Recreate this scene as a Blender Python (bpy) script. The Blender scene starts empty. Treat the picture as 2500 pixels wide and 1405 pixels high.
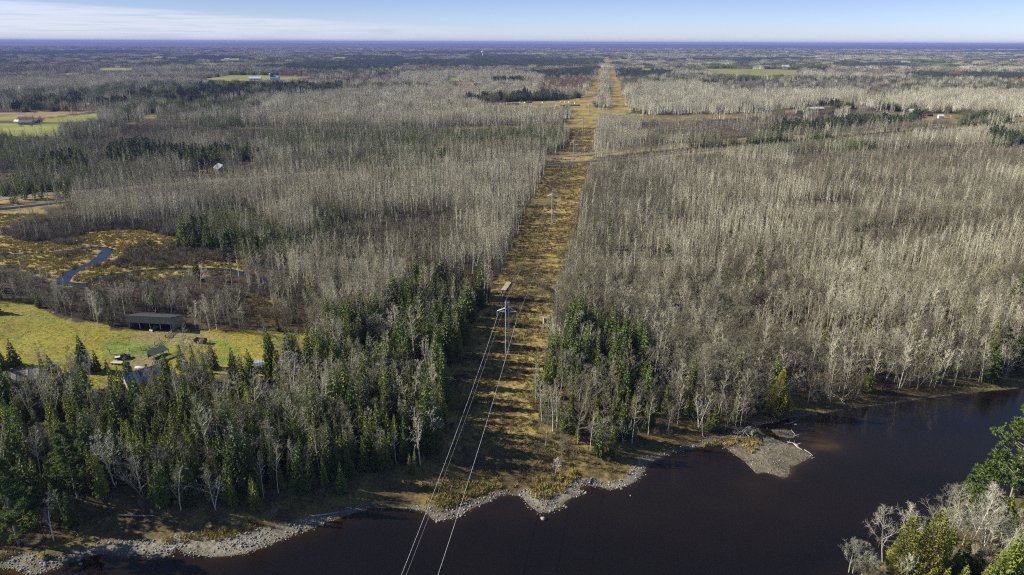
import bpy, math, random
import numpy as np
from mathutils import Matrix, Vector

S = bpy.context.scene
# ------------------------------------------------------------------ camera
F0, CAMZ = 1667.0, 115.0
PITCH, ROLL = math.radians(19.75), math.radians(0.22)
RM = Matrix.Rotation(math.pi / 2 - PITCH, 3, 'X') @ Matrix.Rotation(ROLL, 3, 'Z')
RN = np.array(RM)
cd = bpy.data.cameras.new('camera')
cd.sensor_width = 36.0
cd.lens = 36.0 * F0 / 2500.0
cd.clip_start = 1.0
cd.clip_end = 120000.0
cam = bpy.data.objects.new('camera', cd)
cam.matrix_world = Matrix.Translation((0, 0, CAMZ)) @ RM.to_4x4()
S.collection.objects.link(cam)
S.camera = cam
# ------------------------------------------------------------------ sun, sky, exposure
SUN_EL = math.radians(27.5)
LIGHT_AZ = math.radians(-10.0)          # the light travels towards +x and a little towards the camera
ld = Vector((math.cos(LIGHT_AZ) * math.cos(SUN_EL), math.sin(LIGHT_AZ) * math.cos(SUN_EL), -math.sin(SUN_EL)))
sl = bpy.data.lights.new('sun', 'SUN')
sl.energy = 5.0
sl.angle = math.radians(0.53)
sl.color = (1.0, 0.935, 0.77)
sun = bpy.data.objects.new('sun', sl)
sun.rotation_euler = ld.to_track_quat('-Z', 'Y').to_euler()
sun.location = (-200, 0, 300)
S.collection.objects.link(sun)

world = bpy.data.worlds.new('World')
S.world = world
world.use_nodes = True
wn, wl = world.node_tree.nodes, world.node_tree.links
wn.clear()
sky = wn.new('ShaderNodeTexSky')
sky.sky_type = 'NISHITA'
sky.sun_disc = False
sky.sun_elevation = SUN_EL
sky.sun_rotation = math.atan2(-ld.x, -ld.y)    # clockwise from +y
sky.altitude = 300
sky.air_density = 1.0
sky.dust_density = 0.15
sky.ozone_density = 1.6
tc = wn.new('ShaderNodeTexCoord')
sx = wn.new('ShaderNodeSeparateXYZ')
wl.new(tc.outputs['Generated'], sx.inputs[0])
def wmath(op, a, b=None, c=None, clamp=False):
    n = wn.new('ShaderNodeMath'); n.operation = op; n.use_clamp = clamp
    for i, v in enumerate((a, b, c)):
        if v is None: continue
        if isinstance(v, (int, float)): n.inputs[i].default_value = v
        else: wl.new(v, n.inputs[i])
    return n.outputs[0]
def wramp(val, lo, hi):
    n = wn.new('ShaderNodeMapRange'); n.interpolation_type = 'SMOOTHSTEP'
    wl.new(val, n.inputs[0]); n.inputs[1].default_value = lo; n.inputs[2].default_value = hi
    return n.outputs[0]
el = sx.outputs[2]
# long thin cirrus sheet: noise stretched along the horizon, upper edge sinking from left to right
mp = wn.new('ShaderNodeMapping'); mp.inputs['Scale'].default_value = (3.0, 3.0, 70.0)
wl.new(tc.outputs['Generated'], mp.inputs[0])
nz = wn.new('ShaderNodeTexNoise'); nz.inputs['Scale'].default_value = 1.6; nz.inputs['Detail'].default_value = 7; nz.inputs['Roughness'].default_value = .62
wl.new(mp.outputs[0], nz.inputs[0])
mp2 = wn.new('ShaderNodeMapping'); mp2.inputs['Scale'].default_value = (7.0, 7.0, 240.0)
wl.new(tc.outputs['Generated'], mp2.inputs[0])
nz2 = wn.new('ShaderNodeTexNoise'); nz2.inputs['Scale'].default_value = 2.0; nz2.inputs['Detail'].default_value = 5
wl.new(mp2.outputs[0], nz2.inputs[0])
edge = wmath('ADD', wmath('MULTIPLY', sx.outputs[0], -0.044), 0.0165)
edge = wmath('ADD', edge, wmath('MULTIPLY', wmath('SUBTRACT', nz.outputs[0], .5), 0.014))
below = wmath('SUBTRACT', edge, el)
cm = wramp(below, -0.003, 0.005)
cm = wmath('MULTIPLY', cm, wramp(nz2.outputs[0], .18, .60))
cm = wmath('MULTIPLY', cm, wramp(sx.outputs[0], 0.15, -0.45))
cm = wmath('MULTIPLY', cm, 0.66)
# the sky in view is paler at the horizon and a purer blue a few degrees up
tint = wn.new('ShaderNodeMix'); tint.data_type = 'RGBA'; tint.blend_type = 'MIX'
wl.new(wramp(el, 0.0, 0.075), tint.inputs[0])
tint.inputs[6].default_value = (1.06, 1.28, 2.12, 1); tint.inputs[7].default_value = (0.78, 0.92, 1.60, 1)
tin2 = wn.new('ShaderNodeMix'); tin2.data_type = 'RGBA'
wl.new(wramp(el, 0.10, 0.5), tin2.inputs[0]); wl.new(tint.outputs[2], tin2.inputs[6]); tin2.inputs[7].default_value = (1.0, 1.0, 1.0, 1)
mul = wn.new('ShaderNodeMix'); mul.data_type = 'RGBA'; mul.blend_type = 'MULTIPLY'; mul.inputs[0].default_value = 1
glow = wn.new('ShaderNodeVectorMath'); glow.operation = 'SCALE'; wl.new(sky.outputs[0], glow.inputs[0])
wl.new(wmath('SUBTRACT', 1.0, wmath('MULTIPLY', wramp(sx.outputs[0], 0.25, -0.6), 0.36)), glow.inputs[3])
wl.new(glow.outputs[0], mul.inputs[6]); wl.new(tin2.outputs[2], mul.inputs[7])
cir = wn.new('ShaderNodeMix'); cir.data_type = 'RGBA'; cir.blend_type = 'MIX'
wl.new(cm, cir.inputs[0]); wl.new(mul.outputs[2], cir.inputs[6]); cir.inputs[7].default_value = (8.4, 8.7, 9.8, 1)
bg = wn.new('ShaderNodeBackground'); bg.inputs[1].default_value = 0.051
wl.new(cir.outputs[2], bg.inputs[0])
wo = wn.new('ShaderNodeOutputWorld'); wl.new(bg.outputs[0], wo.inputs[0])

S.view_settings.view_transform = 'Standard'
S.view_settings.look = 'None'
S.view_settings.gamma = 1.0
S.view_settings.use_curve_mapping = False
S.view_settings.exposure = 1.0
S.render.engine = 'CYCLES'
cy = S.cycles
cy.max_bounces = 4; cy.diffuse_bounces = 2; cy.glossy_bounces = 2; cy.transmission_bounces = 2
cy.volume_bounces = 0; cy.transparent_max_bounces = 4
cy.use_denoising = False; cy.filter_width = 1.15
cy.use_adaptive_sampling = False
cy.caustics_reflective = False; cy.caustics_refractive = False

rng = np.random.default_rng(11)
random.seed(5)

# ------------------------------------------------------------------ projection between the photograph and the ground
def unproj(px, py, z=0.0):
    px = np.asarray(px, float); py = np.asarray(py, float)
    d = np.stack([(px - 1250) / F0, -(py - 702.5) / F0, -np.ones_like(px)], -1) @ RN.T
    t = (z - CAMZ) / np.minimum(d[..., 2], -1e-6)
    return d[..., 0] * t, d[..., 1] * t
def proj(x, y, z):
    v = np.stack([x, y, z - CAMZ + 0 * x], -1) @ RN
    w = np.maximum(-v[..., 2], 1e-3)
    return 1250 + F0 * v[..., 0] / w, 702.5 - F0 * v[..., 1] / w

def inpoly(x, y, poly):
    r = np.zeros(np.shape(x), bool)
    n = len(poly)
    P = np.asarray(poly, float)
    m = (x >= P[:, 0].min()) & (x <= P[:, 0].max()) & (y >= P[:, 1].min()) & (y <= P[:, 1].max())
    if not m.any(): return r
    xs, ys = x[m], y[m]
    q = np.zeros(xs.shape, bool)
    for i in range(n):
        x0, y0 = P[i]; x1, y1 = P[(i + 1) % n]
        if y0 == y1: continue
        q ^= ((y0 > ys) != (y1 > ys)) & (xs < (x1 - x0) * (ys - y0) / (y1 - y0) + x0)
    r[m] = q
    return r
def segdist(x, y, line, closed=False):
    P = np.asarray(line, float)
    best = np.full(np.shape(x), 1e9)
    n = len(P)
    for i in range(n if closed else n - 1):
        a = P[i]; b = P[(i + 1) % n]; ab = b - a
        L = (ab ** 2).sum() + 1e-9
        t = np.clip(((x - a[0]) * ab[0] + (y - a[1]) * ab[1]) / L, 0, 1)
        best = np.minimum(best, (x - a[0] - t * ab[0]) ** 2 + (y - a[1] - t * ab[1]) ** 2)
    return np.sqrt(best)
HT = np.random.default_rng(3).random((256, 256))
def vnoise(x, y):
    xi = np.floor(x).astype(int); yi = np.floor(y).astype(int)
    fx = x - xi; fy = y - yi
    fx = fx * fx * (3 - 2 * fx); fy = fy * fy * (3 - 2 * fy)
    a = HT[xi & 255, yi & 255]; b = HT[(xi + 1) & 255, yi & 255]
    c = HT[xi & 255, (yi + 1) & 255]; d = HT[(xi + 1) & 255, (yi + 1) & 255]
    return (a * (1 - fx) + b * fx) * (1 - fy) + (c * (1 - fx) + d * fx) * fy
def fbm(x, y, o=4):
    s = 0; a = .5; t = 0
    for k in range(o):
        s = s + a * vnoise(x * 2 ** k + 17.3 * k, y * 2 ** k + 9.1 * k); t += a; a *= .5
    return s / t
def sstep(v, a, b):
    t = np.clip((v - a) / (b - a), 0, 1)
    return t * t * (3 - 2 * t)

# ------------------------------------------------------------------ the lie of the land
WZ = -4.0
FAR_SHORE = [(-700, 1520), (-400, 1450), (-150, 1405), (0, 1386), (46, 1393), (79, 1404), (115, 1395), (168, 1376), (192, 1371), (235, 1355),
    (271, 1352), (293, 1361), (336, 1354), (372, 1364), (418, 1356), (422, 1341), (446, 1341), (437, 1350), (480, 1356), (516, 1361),
    (552, 1359), (600, 1353), (640, 1338), (690, 1318), (740, 1300), (800, 1276), (860, 1255), (905, 1242), (960, 1240), (1000, 1243),
    (1040, 1250), (1057, 1272), (1079, 1272), (1124, 1260), (1158, 1239), (1197, 1224), (1214, 1211), (1236, 1207), (1270, 1212),
    (1292, 1235), (1317, 1254), (1345, 1252), (1376, 1237), (1373, 1229), (1404, 1212), (1429, 1204), (1415, 1193), (1426, 1184),
    (1460, 1189), (1491, 1197), (1522, 1191), (1552, 1176), (1569, 1159), (1578, 1140), (1600, 1124), (1640, 1106), (1700, 1092),
    (1750, 1089), (1768, 1091), (1784, 1105), (1814, 1125), (1840, 1151), (1849, 1159), (1863, 1153), (1887, 1159), (1911, 1167),
    (1925, 1165), (1929, 1149), (1927, 1139), (1943, 1137), (1965, 1125), (1984, 1115), (1963, 1099), (1947, 1091), (1921, 1083),
    (1899, 1075), (1869, 1061), (1853, 1051), (1858, 1037), (1889, 1032), (1929, 1021), (1979, 1015), (2060, 1001), (2150, 990),
    (2240, 976), (2330, 965), (2420, 955), (2500, 948), (2700, 925), (3000, 890)]
NEAR_SHORE = [(3400, 960), (2900, 1070), (2600, 1165), (2500, 1205), (2390, 1268), (2290, 1320), (2200, 1362), (2110, 1398), (2045, 1432),
    (1960, 1500), (1900, 1600), (1700, 1900), (0, 2200), (-1400, 1900)]
RIVER = np.stack(unproj(*np.array(FAR_SHORE + NEAR_SHORE, float).T, WZ), -1)
ISLE = np.stack(unproj(*np.array([(1879, 1047), (1909, 1045), (1931, 1048), (1939, 1060), (1935, 1071), (1915, 1070), (1891, 1061)], float).T, WZ), -1)
CREEK_PX = [([(-60, 627), (0, 623), (65, 620), (110, 618), (160, 613), (195, 607)], 4.4), ([(195, 607), (228, 604), (252, 605), (264, 610)], 5.2),
    ([(264, 610), (255, 622), (240, 636), (222, 645)], 6.6), ([(222, 645), (200, 653), (178, 661), (163, 672), (150, 690)], 6.5),
    ([(150, 690), (210, 696), (270, 672), (340, 661), (400, 657), (480, 655), (552, 658), (600, 668), (660, 690)], 4.8),
    ([(1352, 706), (1358, 716), (1360, 726)], 3.2)]
CREEKS = [(np.stack(unproj(*np.array(p, float).T, 0.0), -1), w) for p, w in CREEK_PX]

def river_dist(x, y):
    x = np.asarray(x, float); y = np.asarray(y, float)
    d = np.full(x.shape, 400.0)
    m = (y < 480) & (y > -300)
    if m.any():
        xs, ys = x[m], y[m]
        a = segdist(xs, ys, RIVER, True)
        a = np.where(inpoly(xs, ys, RIVER), -a, a)
        b = segdist(xs, ys, ISLE, True)
        b = np.where(inpoly(xs, ys, ISLE), b, -b)
        d[m] = np.maximum(a, b)
    return d
def creek_dist(x, y):
    d = np.full(np.shape(x), 1e3)
    for c, w in CREEKS:
        d = np.minimum(d, segdist(x, y, c) - w * .5)
    return d
def height(x, y, d=None):
    x = np.asarray(x, float); y = np.asarray(y, float)
    if d is None: d = river_dist(x, y)
    up = np.where(d < 8, .10 * d, np.where(d < 22, .8 + (d - 8) / 14 * 3.2, 4.0))
    z = WZ + np.where(d >= 0, up, np.maximum(d * .13, -2.6))
    z = z + np.where(d > 0, np.clip(d / 12, 0, 1) * (fbm(x / 14, y / 14, 3) - .5) * .7, 0) * (y < 900)
    m = (y > 180) & (y < 560)
    if m.any():
        cdst = creek_dist(x[m], y[m]) if x.ndim else creek_dist(x, y)
        dig = .9 * sstep(-cdst, -1.2, .8)
        if x.ndim: z[m] -= dig
        else: z = z - dig
    r = np.hypot(x, y)
    hill = np.clip((r - 9000) / 11000, 0, 1)
    z = z + hill * (-25 + 92 * fbm(x / 5200 + 3, y / 3600 + 8, 4)) + hill * 24 * fbm(x / 1100, y / 900, 3)
    return np.minimum(z, 138)
def G(px, py):
    """photograph pixel -> point on the ground"""
    z = np.zeros(np.shape(px))
    for _ in range(5):
        x, y = unproj(px, py, z)
        z = height(np.atleast_1d(x), np.atleast_1d(y)).reshape(np.shape(x))
        z = np.maximum(z, WZ)
    return np.stack([x, y, z], -1)

# ------------------------------------------------------------------ helpers for objects
COL = S.collection
def tag(o, label=None, cat=None, group=None, kind=None):
    if label: o['label'] = label
    if cat: o['category'] = cat
    if group: o['group'] = group
    if kind: o['kind'] = kind
    return o
def empty(name, loc, rz=0.0, label=None, cat=None, group=None):
    o = bpy.data.objects.new(name, None)
    o.empty_display_size = .5
    o.location = loc; o.rotation_euler = (0, 0, rz)
    COL.objects.link(o)
    return tag(o, label, cat, group)
class MB:
    def __init__(s): s.v = []; s.f = []; s.m = []
    def quad(s, a, b, c, d, m=0):
        n = len(s.v); s.v += [tuple(a), tuple(b), tuple(c), tuple(d)]; s.f.append((n, n + 1, n + 2, n + 3)); s.m.append(m)
    def tri(s, a, b, c, m=0):
        n = len(s.v); s.v += [tuple(a), tuple(b), tuple(c)]; s.f.append((n, n + 1, n + 2)); s.m.append(m)
    def box(s, c, d, m=0, rz=0.0):
        n = len(s.v); cx, cy_, cz = c; ca, sa = math.cos(rz), math.sin(rz)
        for z in (-.5, .5):
            for x, y in ((-.5, -.5), (.5, -.5), (.5, .5), (-.5, .5)):
                X, Y = x * d[0], y * d[1]
                s.v.append((cx + X * ca - Y * sa, cy_ + X * sa + Y * ca, cz + z * d[2]))
        for f in ((0, 3, 2, 1), (4, 5, 6, 7), (0, 1, 5, 4), (1, 2, 6, 5), (2, 3, 7, 6), (3, 0, 4, 7)):
            s.f.append(tuple(n + i for i in f)); s.m.append(m)
    def seg(s, p0, p1, r0, r1, k=3, m=0, cap=False):
        p0 = Vector(p0); p1 = Vector(p1); d = (p1 - p0)
        if d.length < 1e-6: return
        d.normalize()
        a = d.cross(Vector((0, 0, 1)) if abs(d.z) < .95 else Vector((1, 0, 0))).normalized(); b = d.cross(a)
        n = len(s.v)
        for p, r in ((p0, r0), (p1, r1)):
            for i in range(k):
                t = 2 * math.pi * i / k
                s.v.append(tuple(p + a * (r * math.cos(t)) + b * (r * math.sin(t))))
        for i in range(k):
            j = (i + 1) % k
            s.f.append((n + i, n + j, n + k + j, n + k + i)); s.m.append(m)
        if cap:
            s.f.append(tuple(n + i for i in reversed(range(k)))); s.m.append(m)
            s.f.append(tuple(n + k + i for i in range(k))); s.m.append(m)
    def path(s, pts, r0, r1, k=3, m=0):
        n = len(pts) - 1
        for i in range(n):
            s.seg(pts[i], pts[i + 1], r0 + (r1 - r0) * i / n, r0 + (r1 - r0) * (i + 1) / n, k, m)
    def add(s, o, T=(0, 0, 0), sc=1.0, rz=0.0, moff=0):
        n = len(s.v); ca, sa = math.cos(rz), math.sin(rz)
        for x, y, z in o.v:
            x, y, z = x * sc, y * sc, z * sc
            s.v.append((T[0] + x * ca - y * sa, T[1] + x * sa + y * ca, T[2] + z))
        s.f += [tuple(n + i for i in f) for f in o.f]
        s.m += [i + moff for i in o.m]
    def mesh(s, name, mats, smooth=False):
        me = bpy.data.meshes.new(name)
        me.from_pydata(s.v, [], s.f)
        for m in mats: me.materials.append(m)
        if len(mats) > 1: me.polygons.foreach_set('material_index', np.array(s.m, np.int32))
        if smooth: me.polygons.foreach_set('use_smooth', np.ones(len(s.f), bool))
        me.update()
        return me
    def obj(s, name, mats, parent=None, loc=None, rz=0.0, smooth=False):
        if not isinstance(mats, (list, tuple)): mats = [mats]
        o = bpy.data.objects.new(name, s.mesh(name, mats, smooth))
        COL.objects.link(o)
        if parent is not None: o.parent = parent
        if loc is not None: o.location = loc
        if rz: o.rotation_euler = (0, 0, rz)
        return o
def put(name, me, parent=None, loc=(0, 0, 0), rz=0.0):
    o = bpy.data.objects.new(name, me); COL.objects.link(o)
    if parent is not None: o.parent = parent
    o.location = loc; o.rotation_euler = (0, 0, rz)
    return o

# ------------------------------------------------------------------ materials
def mat(name, col, rough=.8, var=.0, hue=None, noise=None, metal=0.0, spec=.3, bump=None, obj_noise=None, trans=0.0):
    """col = real surface colour; var = how much single things differ; hue = second colour that single things drift to;
    noise = (scale, amount) grain in object space; obj_noise = (metres, second colour) drift from place to place"""
    m = bpy.data.materials.new(name); m.use_nodes = True
    nt = m.node_tree; n = nt.nodes; l = nt.links
    b = n['Principled BSDF']
    b.inputs['Roughness'].default_value = rough; b.inputs['Metallic'].default_value = metal
    b.inputs['Specular IOR Level'].default_value = spec
    rgb = n.new('ShaderNodeRGB'); rgb.outputs[0].default_value = (*col, 1); out = rgb.outputs[0]
    info = n.new('ShaderNodeObjectInfo')
    def mix(fac, a, bcol):
        x = n.new('ShaderNodeMix'); x.data_type = 'RGBA'
        if isinstance(fac, float): x.inputs[0].default_value = fac
        else: l.new(fac, x.inputs[0])
        l.new(a, x.inputs[6])
        if isinstance(bcol, tuple): x.inputs[7].default_value = (*bcol, 1)
        else: l.new(bcol, x.inputs[7])
        return x.outputs[2]
    if hue: out = mix(info.outputs['Random'], out, hue)
    if obj_noise:
        vm = n.new('ShaderNodeVectorMath'); vm.operation = 'SCALE'; vm.inputs[3].default_value = 1 / obj_noise[0]
        l.new(info.outputs['Location'], vm.inputs[0])
        t = n.new('ShaderNodeTexNoise'); t.inputs['Scale'].default_value = 1; t.inputs['Detail'].default_value = 2
        l.new(vm.outputs[0], t.inputs[0])
        mr = n.new('ShaderNodeMapRange'); mr.inputs[1].default_value = .38; mr.inputs[2].default_value = .62
        l.new(t.outputs[0], mr.inputs[0])
        out = mix(mr.outputs[0], out, obj_noise[1])
    fac = None
    if var:
        k = n.new('ShaderNodeMath'); k.operation = 'MULTIPLY'; k.inputs[1].default_value = 57.31; l.new(info.outputs['Random'], k.inputs[0])
        fr = n.new('ShaderNodeMath'); fr.operation = 'FRACT'; l.new(k.outputs[0], fr.inputs[0])
        mr = n.new('ShaderNodeMapRange'); mr.inputs[3].default_value = 1 - var; mr.inputs[4].default_value = 1 + var
        l.new(fr.outputs[0], mr.inputs[0]); fac = mr.outputs[0]
    if noise:
        g = n.new('ShaderNodeTexCoord')
        t = n.new('ShaderNodeTexNoise'); t.inputs['Scale'].default_value = noise[0]; t.inputs['Detail'].default_value = 4
        l.new(g.outputs['Object'], t.inputs[0])
        mr = n.new('ShaderNodeMapRange'); mr.inputs[1].default_value = .25; mr.inputs[2].default_value = .75
        mr.inputs[3].default_value = 1 - noise[1]; mr.inputs[4].default_value = 1 + noise[1]
        l.new(t.outputs[0], mr.inputs[0])
        if fac is None: fac = mr.outputs[0]
        else:
            q = n.new('ShaderNodeMath'); q.operation = 'MULTIPLY'; l.new(fac, q.inputs[0]); l.new(mr.outputs[0], q.inputs[1]); fac = q.outputs[0]
        if bump:
            bp = n.new('ShaderNodeBump'); bp.inputs[0].default_value = bump; bp.inputs[1].default_value = .1
            l.new(t.outputs[0], bp.inputs['Height']); l.new(bp.outputs[0], b.inputs['Normal'])
    if fac is not None:
        vm = n.new('ShaderNodeVectorMath'); vm.operation = 'SCALE'; l.new(out, vm.inputs[0]); l.new(fac, vm.inputs[3]); out = vm.outputs[0]
    l.new(out, b.inputs['Base Color'])
    if trans:
        tb = n.new('ShaderNodeBsdfTranslucent'); l.new(out, tb.inputs[0])
        ms = n.new('ShaderNodeMixShader'); ms.inputs[0].default_value = trans
        l.new(b.outputs[0], ms.inputs[1]); l.new(tb.outputs[0], ms.inputs[2]); l.new(ms.outputs[0], n['Material Output'].inputs[0])
    return m
M = {}
M['aspen_bark'] = mat('aspen_bark', (.64, .63, .52), .85, .16, (.52, .50, .40), obj_noise=(34, (.42, .39, .29)))
M['aspen_twig'] = mat('aspen_twig', (.58, .55, .43), .9, .2, (.45, .42, .315), obj_noise=(34, (.29, .26, .18)))
M['birch_bark'] = mat('birch_bark', (.66, .64, .58), .8, .12, (.54, .51, .45), noise=(3, .2))
M['lichen_bark'] = mat('lichen_bark', (.29, .29, .22), .9, .15, (.36, .35, .27), noise=(3, .2))
M['birch_twig'] = mat('birch_twig', (.40, .375, .295), .9, .2, (.52, .49, .40))
M['ash_bark'] = mat('ash_bark', (.27, .25, .21), .9, .2, (.36, .34, .29), noise=(2, .2))
M['ash_twig'] = mat('ash_twig', (.245, .225, .155), .9, .25, (.33, .31, .225), obj_noise=(45, (.135, .12, .08)))
M['alder_twig'] = mat('alder_twig', (.19, .155, .115), .9, .25, (.25, .21, .155), obj_noise=(30, (.17, .15, .11)))
M['conifer_bark'] = mat('conifer_bark', (.12, .095, .075), .9, .2)
M['pine_bark'] = mat('pine_bark', (.30, .24, .19), .9, .2)
M['spruce_needles'] = mat('spruce_needles', (.10, .145, .036), .7, .3, (.165, .19, .048), trans=.3)
M['fir_needles'] = mat('fir_needles', (.175, .215, .036), .7, .3, (.235, .25, .052), trans=.35)
M['pine_needles'] = mat('pine_needles', (.10, .165, .032), .65, .15, (.14, .19, .045), trans=.3)
M['redpine_needles'] = mat('red_pine_needles', (.045, .070, .028), .7, .2, (.06, .085, .03))
M['cedar_leaves'] = mat('cedar_leaves', (.25, .26, .046), .7, .12, (.30, .28, .055), trans=.3)
M['larch_needles'] = mat('larch_needles', (.26, .15, .045), .8, .2, (.20, .12, .05))
M['larch_gold'] = mat('larch_gold', (.40, .24, .05), .8, .15)
M['plantation_needles'] = mat('plantation_needles', (.030, .050, .028), .75, .2, (.04, .062, .03))
M['dry_grass'] = mat('dry_grass', (.30, .235, .085), .85, .25, (.225, .20, .065), obj_noise=(9, (.115, .08, .042)))
M['reed'] = mat('reed', (.42, .32, .12), .85, .2, (.33, .27, .08), obj_noise=(12, (.28, .235, .07)))
M['weed'] = mat('weed', (.13, .10, .055), .9, .25, (.19, .15, .07))
M['stone'] = mat('stone', (.30, .285, .255), .8, .4, (.17, .155, .135), noise=(2, .2))
M['boulder'] = mat('boulder', (.30, .285, .26), .8, .2, noise=(1.5, .35), bump=.5)
M['dead_wood'] = mat('dead_wood', (.42, .39, .36), .85, .15, noise=(3, .2))
M['steel'] = mat('galvanised_steel', (.55, .56, .57), .5, .05, metal=.2, spec=.5)
M['insulator'] = mat('insulator', (.42, .40, .38), .35)
M['wire'] = mat('wire_metal', (.62, .62, .62), .45, metal=.3, spec=.5)
M['wire_dark'] = mat('wire_dark', (.2, .2, .2), .6)
M['metal_grey'] = mat('metal_grey', (.20, .205, .215), .5, .04, noise=(.8, .12), spec=.4)
M['metal_dark'] = mat('metal_dark', (.075, .08, .095), .5, .05, noise=(.8, .12), spec=.4)
M['metal_light'] = mat('metal_light', (.55, .57, .60), .45, .08, noise=(.6, .12), spec=.4)
M['metal_blue'] = mat('metal_blue', (.20, .26, .36), .4, .06, noise=(.8, .15), spec=.5)
M['metal_roof_blue'] = mat('metal_roof_blue', (.27, .31, .40), .45, .06, noise=(.6, .15), spec=.4)
M['white_wall'] = mat('white_wall', (.74, .73, .70), .7, .06, noise=(.5, .08))
M['tan_wall'] = mat('tan_wall', (.38, .33, .27), .7, .06, noise=(.5, .1))
M['brown_wall'] = mat('brown_wall', (.12, .085, .065), .8, .06, noise=(.7, .15))
M['shingle'] = mat('shingle_grey', (.13, .13, .14), .85, .1, noise=(1.2, .2))
M['wood'] = mat('weathered_wood', (.46, .415, .35), .85, .15, noise=(2.5, .25))
M['stand_wood'] = mat('stand_wood', (.34, .30, .245), .85, .1, noise=(2.5, .25))
M['wood_dark'] = mat('dark_wood', (.13, .105, .08), .85, .15, noise=(2.5, .25))
M['red'] = mat('red_paint', (.17, .042, .032), .6, .05, noise=(1.5, .2))
M['glass'] = mat('window_glass', (.02, .025, .03), .08, spec=.6)
M['tyre'] = mat('tyre_rubber', (.025, .025, .025), .8)
M['truck'] = mat('truck_paint', (.022, .03, .05), .25, spec=.6)
M['tractor'] = mat('tractor_paint', (.12, .17, .30), .4)
M['chrome'] = mat('bright_metal', (.6, .6, .6), .3, metal=.6)
M['log_bark'] = mat('log_bark', (.16, .115, .08), .9, .2)
M['log_end'] = mat('log_end', (.45, .33, .2), .85, .15)
M['hay'] = mat('bale_wrap', (.66, .64, .58), .6, .08)
M['yellow'] = mat('machine_yellow', (.45, .27, .03), .5)

# ------------------------------------------------------------------ the map (outlines read on the photograph, laid on the ground)
CORRIDOR = [(985, 1238), (1035, 1150), (1060, 1090), (1083, 985), (1103, 880), (1148, 790), (1188, 740), (1215, 680), (1238, 640), (1260, 582),
    (1293, 500), (1316, 450), (1338, 405), (1352, 376), (1380, 364), (1392, 333), (1368, 316), (1240, 318), (1100, 328), (1096, 320), (1240, 309), (1380, 304),
    (1396, 284), (1392, 272), (1262, 277), (1190, 268), (1200, 252), (1300, 248), (1400, 243), (1428, 232), (1445, 205), (1462, 165), (1468, 150), (1472, 139),
    (1493, 138), (1499, 158), (1516, 205), (1531, 250), (1542, 278), (1700, 290), (1640, 297), (1460, 300), (1449, 374), (1438, 412), (1425, 480), (1415, 540), (1400, 600), (1385, 640),
    (1372, 700), (1362, 770), (1348, 840), (1335, 905), (1312, 965), (1310, 1035), (1340, 1075), (1395, 1085), (1440, 1120), (1500, 1150), (1545, 1175), (1400, 1215), (1250, 1215), (1100, 1270), (1000, 1245)]
STRIP = [(1463, 272), (1466, 225), (1470, 195), (1478, 155), (1484, 155), (1485, 195), (1487, 225), (1489, 262)]
FIELD = [(-700, 760), (-300, 742), (0, 735), (60, 742), (120, 765), (200, 785), (300, 806), (450, 806), (560, 812), (640, 806), (700, 812), (780, 812), (775, 868), (700, 898),
    (640, 930), (580, 936), (470, 905), (400, 948), (300, 950), (120, 945), (0, 925), (-300, 920), (-700, 940)]
MARSH = [(-500, 600), (-200, 585), (0, 575), (60, 590), (150, 592), (230, 566), (340, 562), (430, 580), (460, 600), (540, 618), (600, 640), (600, 668), (540, 672), (420, 676), (300, 690),
    (160, 700), (100, 672), (0, 645), (-200, 650), (-500, 660)]
MARSH2 = [(590, 740), (620, 725), (660, 738), (672, 765), (640, 772), (600, 765)]
MARSH3 = [(-200, 535), (0, 520), (90, 512), (120, 522), (60, 540), (0, 575), (-200, 590)]
WOOD = [(-700, 935), (-300, 925), (0, 935), (120, 952), (300, 958), (400, 956), (480, 925), (590, 940), (650, 938), (705, 902), (778, 872), (785, 812), (850, 800), (930, 800), (1000, 790), (1148, 790), (1103, 880), (1083, 985), (1060, 1090), (1030, 1160), (990, 1222),
    (900, 1218), (700, 1246), (500, 1286), (300, 1306), (100, 1328), (-100, 1350), (-400, 1390), (-700, 1440)]
SPRUCES_L = [(785, 812), (850, 790), (960, 770), (1000, 720), (1100, 690), (1190, 730), (1148, 800), (1106, 880), (1080, 930), (960, 900), (850, 880), (780, 880)]
SPRUCES_R = [(1352, 835), (1372, 790), (1440, 800), (1500, 812), (1565, 830), (1590, 900), (1660, 980), (1760, 1040), (1745, 1080), (1640, 1094), (1560, 1120), (1490, 1120), (1400, 1080), (1345, 1070), (1318, 1030), (1318, 965), (1340, 905)]
HARD_R = [(1365, 740), (1388, 650), (1480, 640), (1640, 660), (1750, 700), (1820, 800), (1900, 880), (1900, 985), (1860, 1010), (1760, 1040), (1660, 985), (1590, 900), (1560, 815), (1440, 795)]
SHORE_R = [(1840, 1030), (1900, 960), (2100, 900), (2300, 870), (2500, 840), (2900, 820), (3000, 890), (2500, 945), (2240, 972), (2060, 998), (1929, 1018)]
NEARBANK = [(2045, 1430), (2110, 1396), (2200, 1360), (2290, 1318), (2390, 1266), (2500, 1203), (2600, 1163), (2900, 1068), (3600, 980), (3600, 2400), (1500, 2400)]
BEHIND_BARN = [(-700, 735), (-700, 660), (0, 665), (150, 700), (300, 692), (420, 680), (560, 676), (640, 700), (760, 720), (790, 800), (640, 802), (450, 796), (300, 800), (200, 780), (110, 755), (0, 728)]
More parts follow.
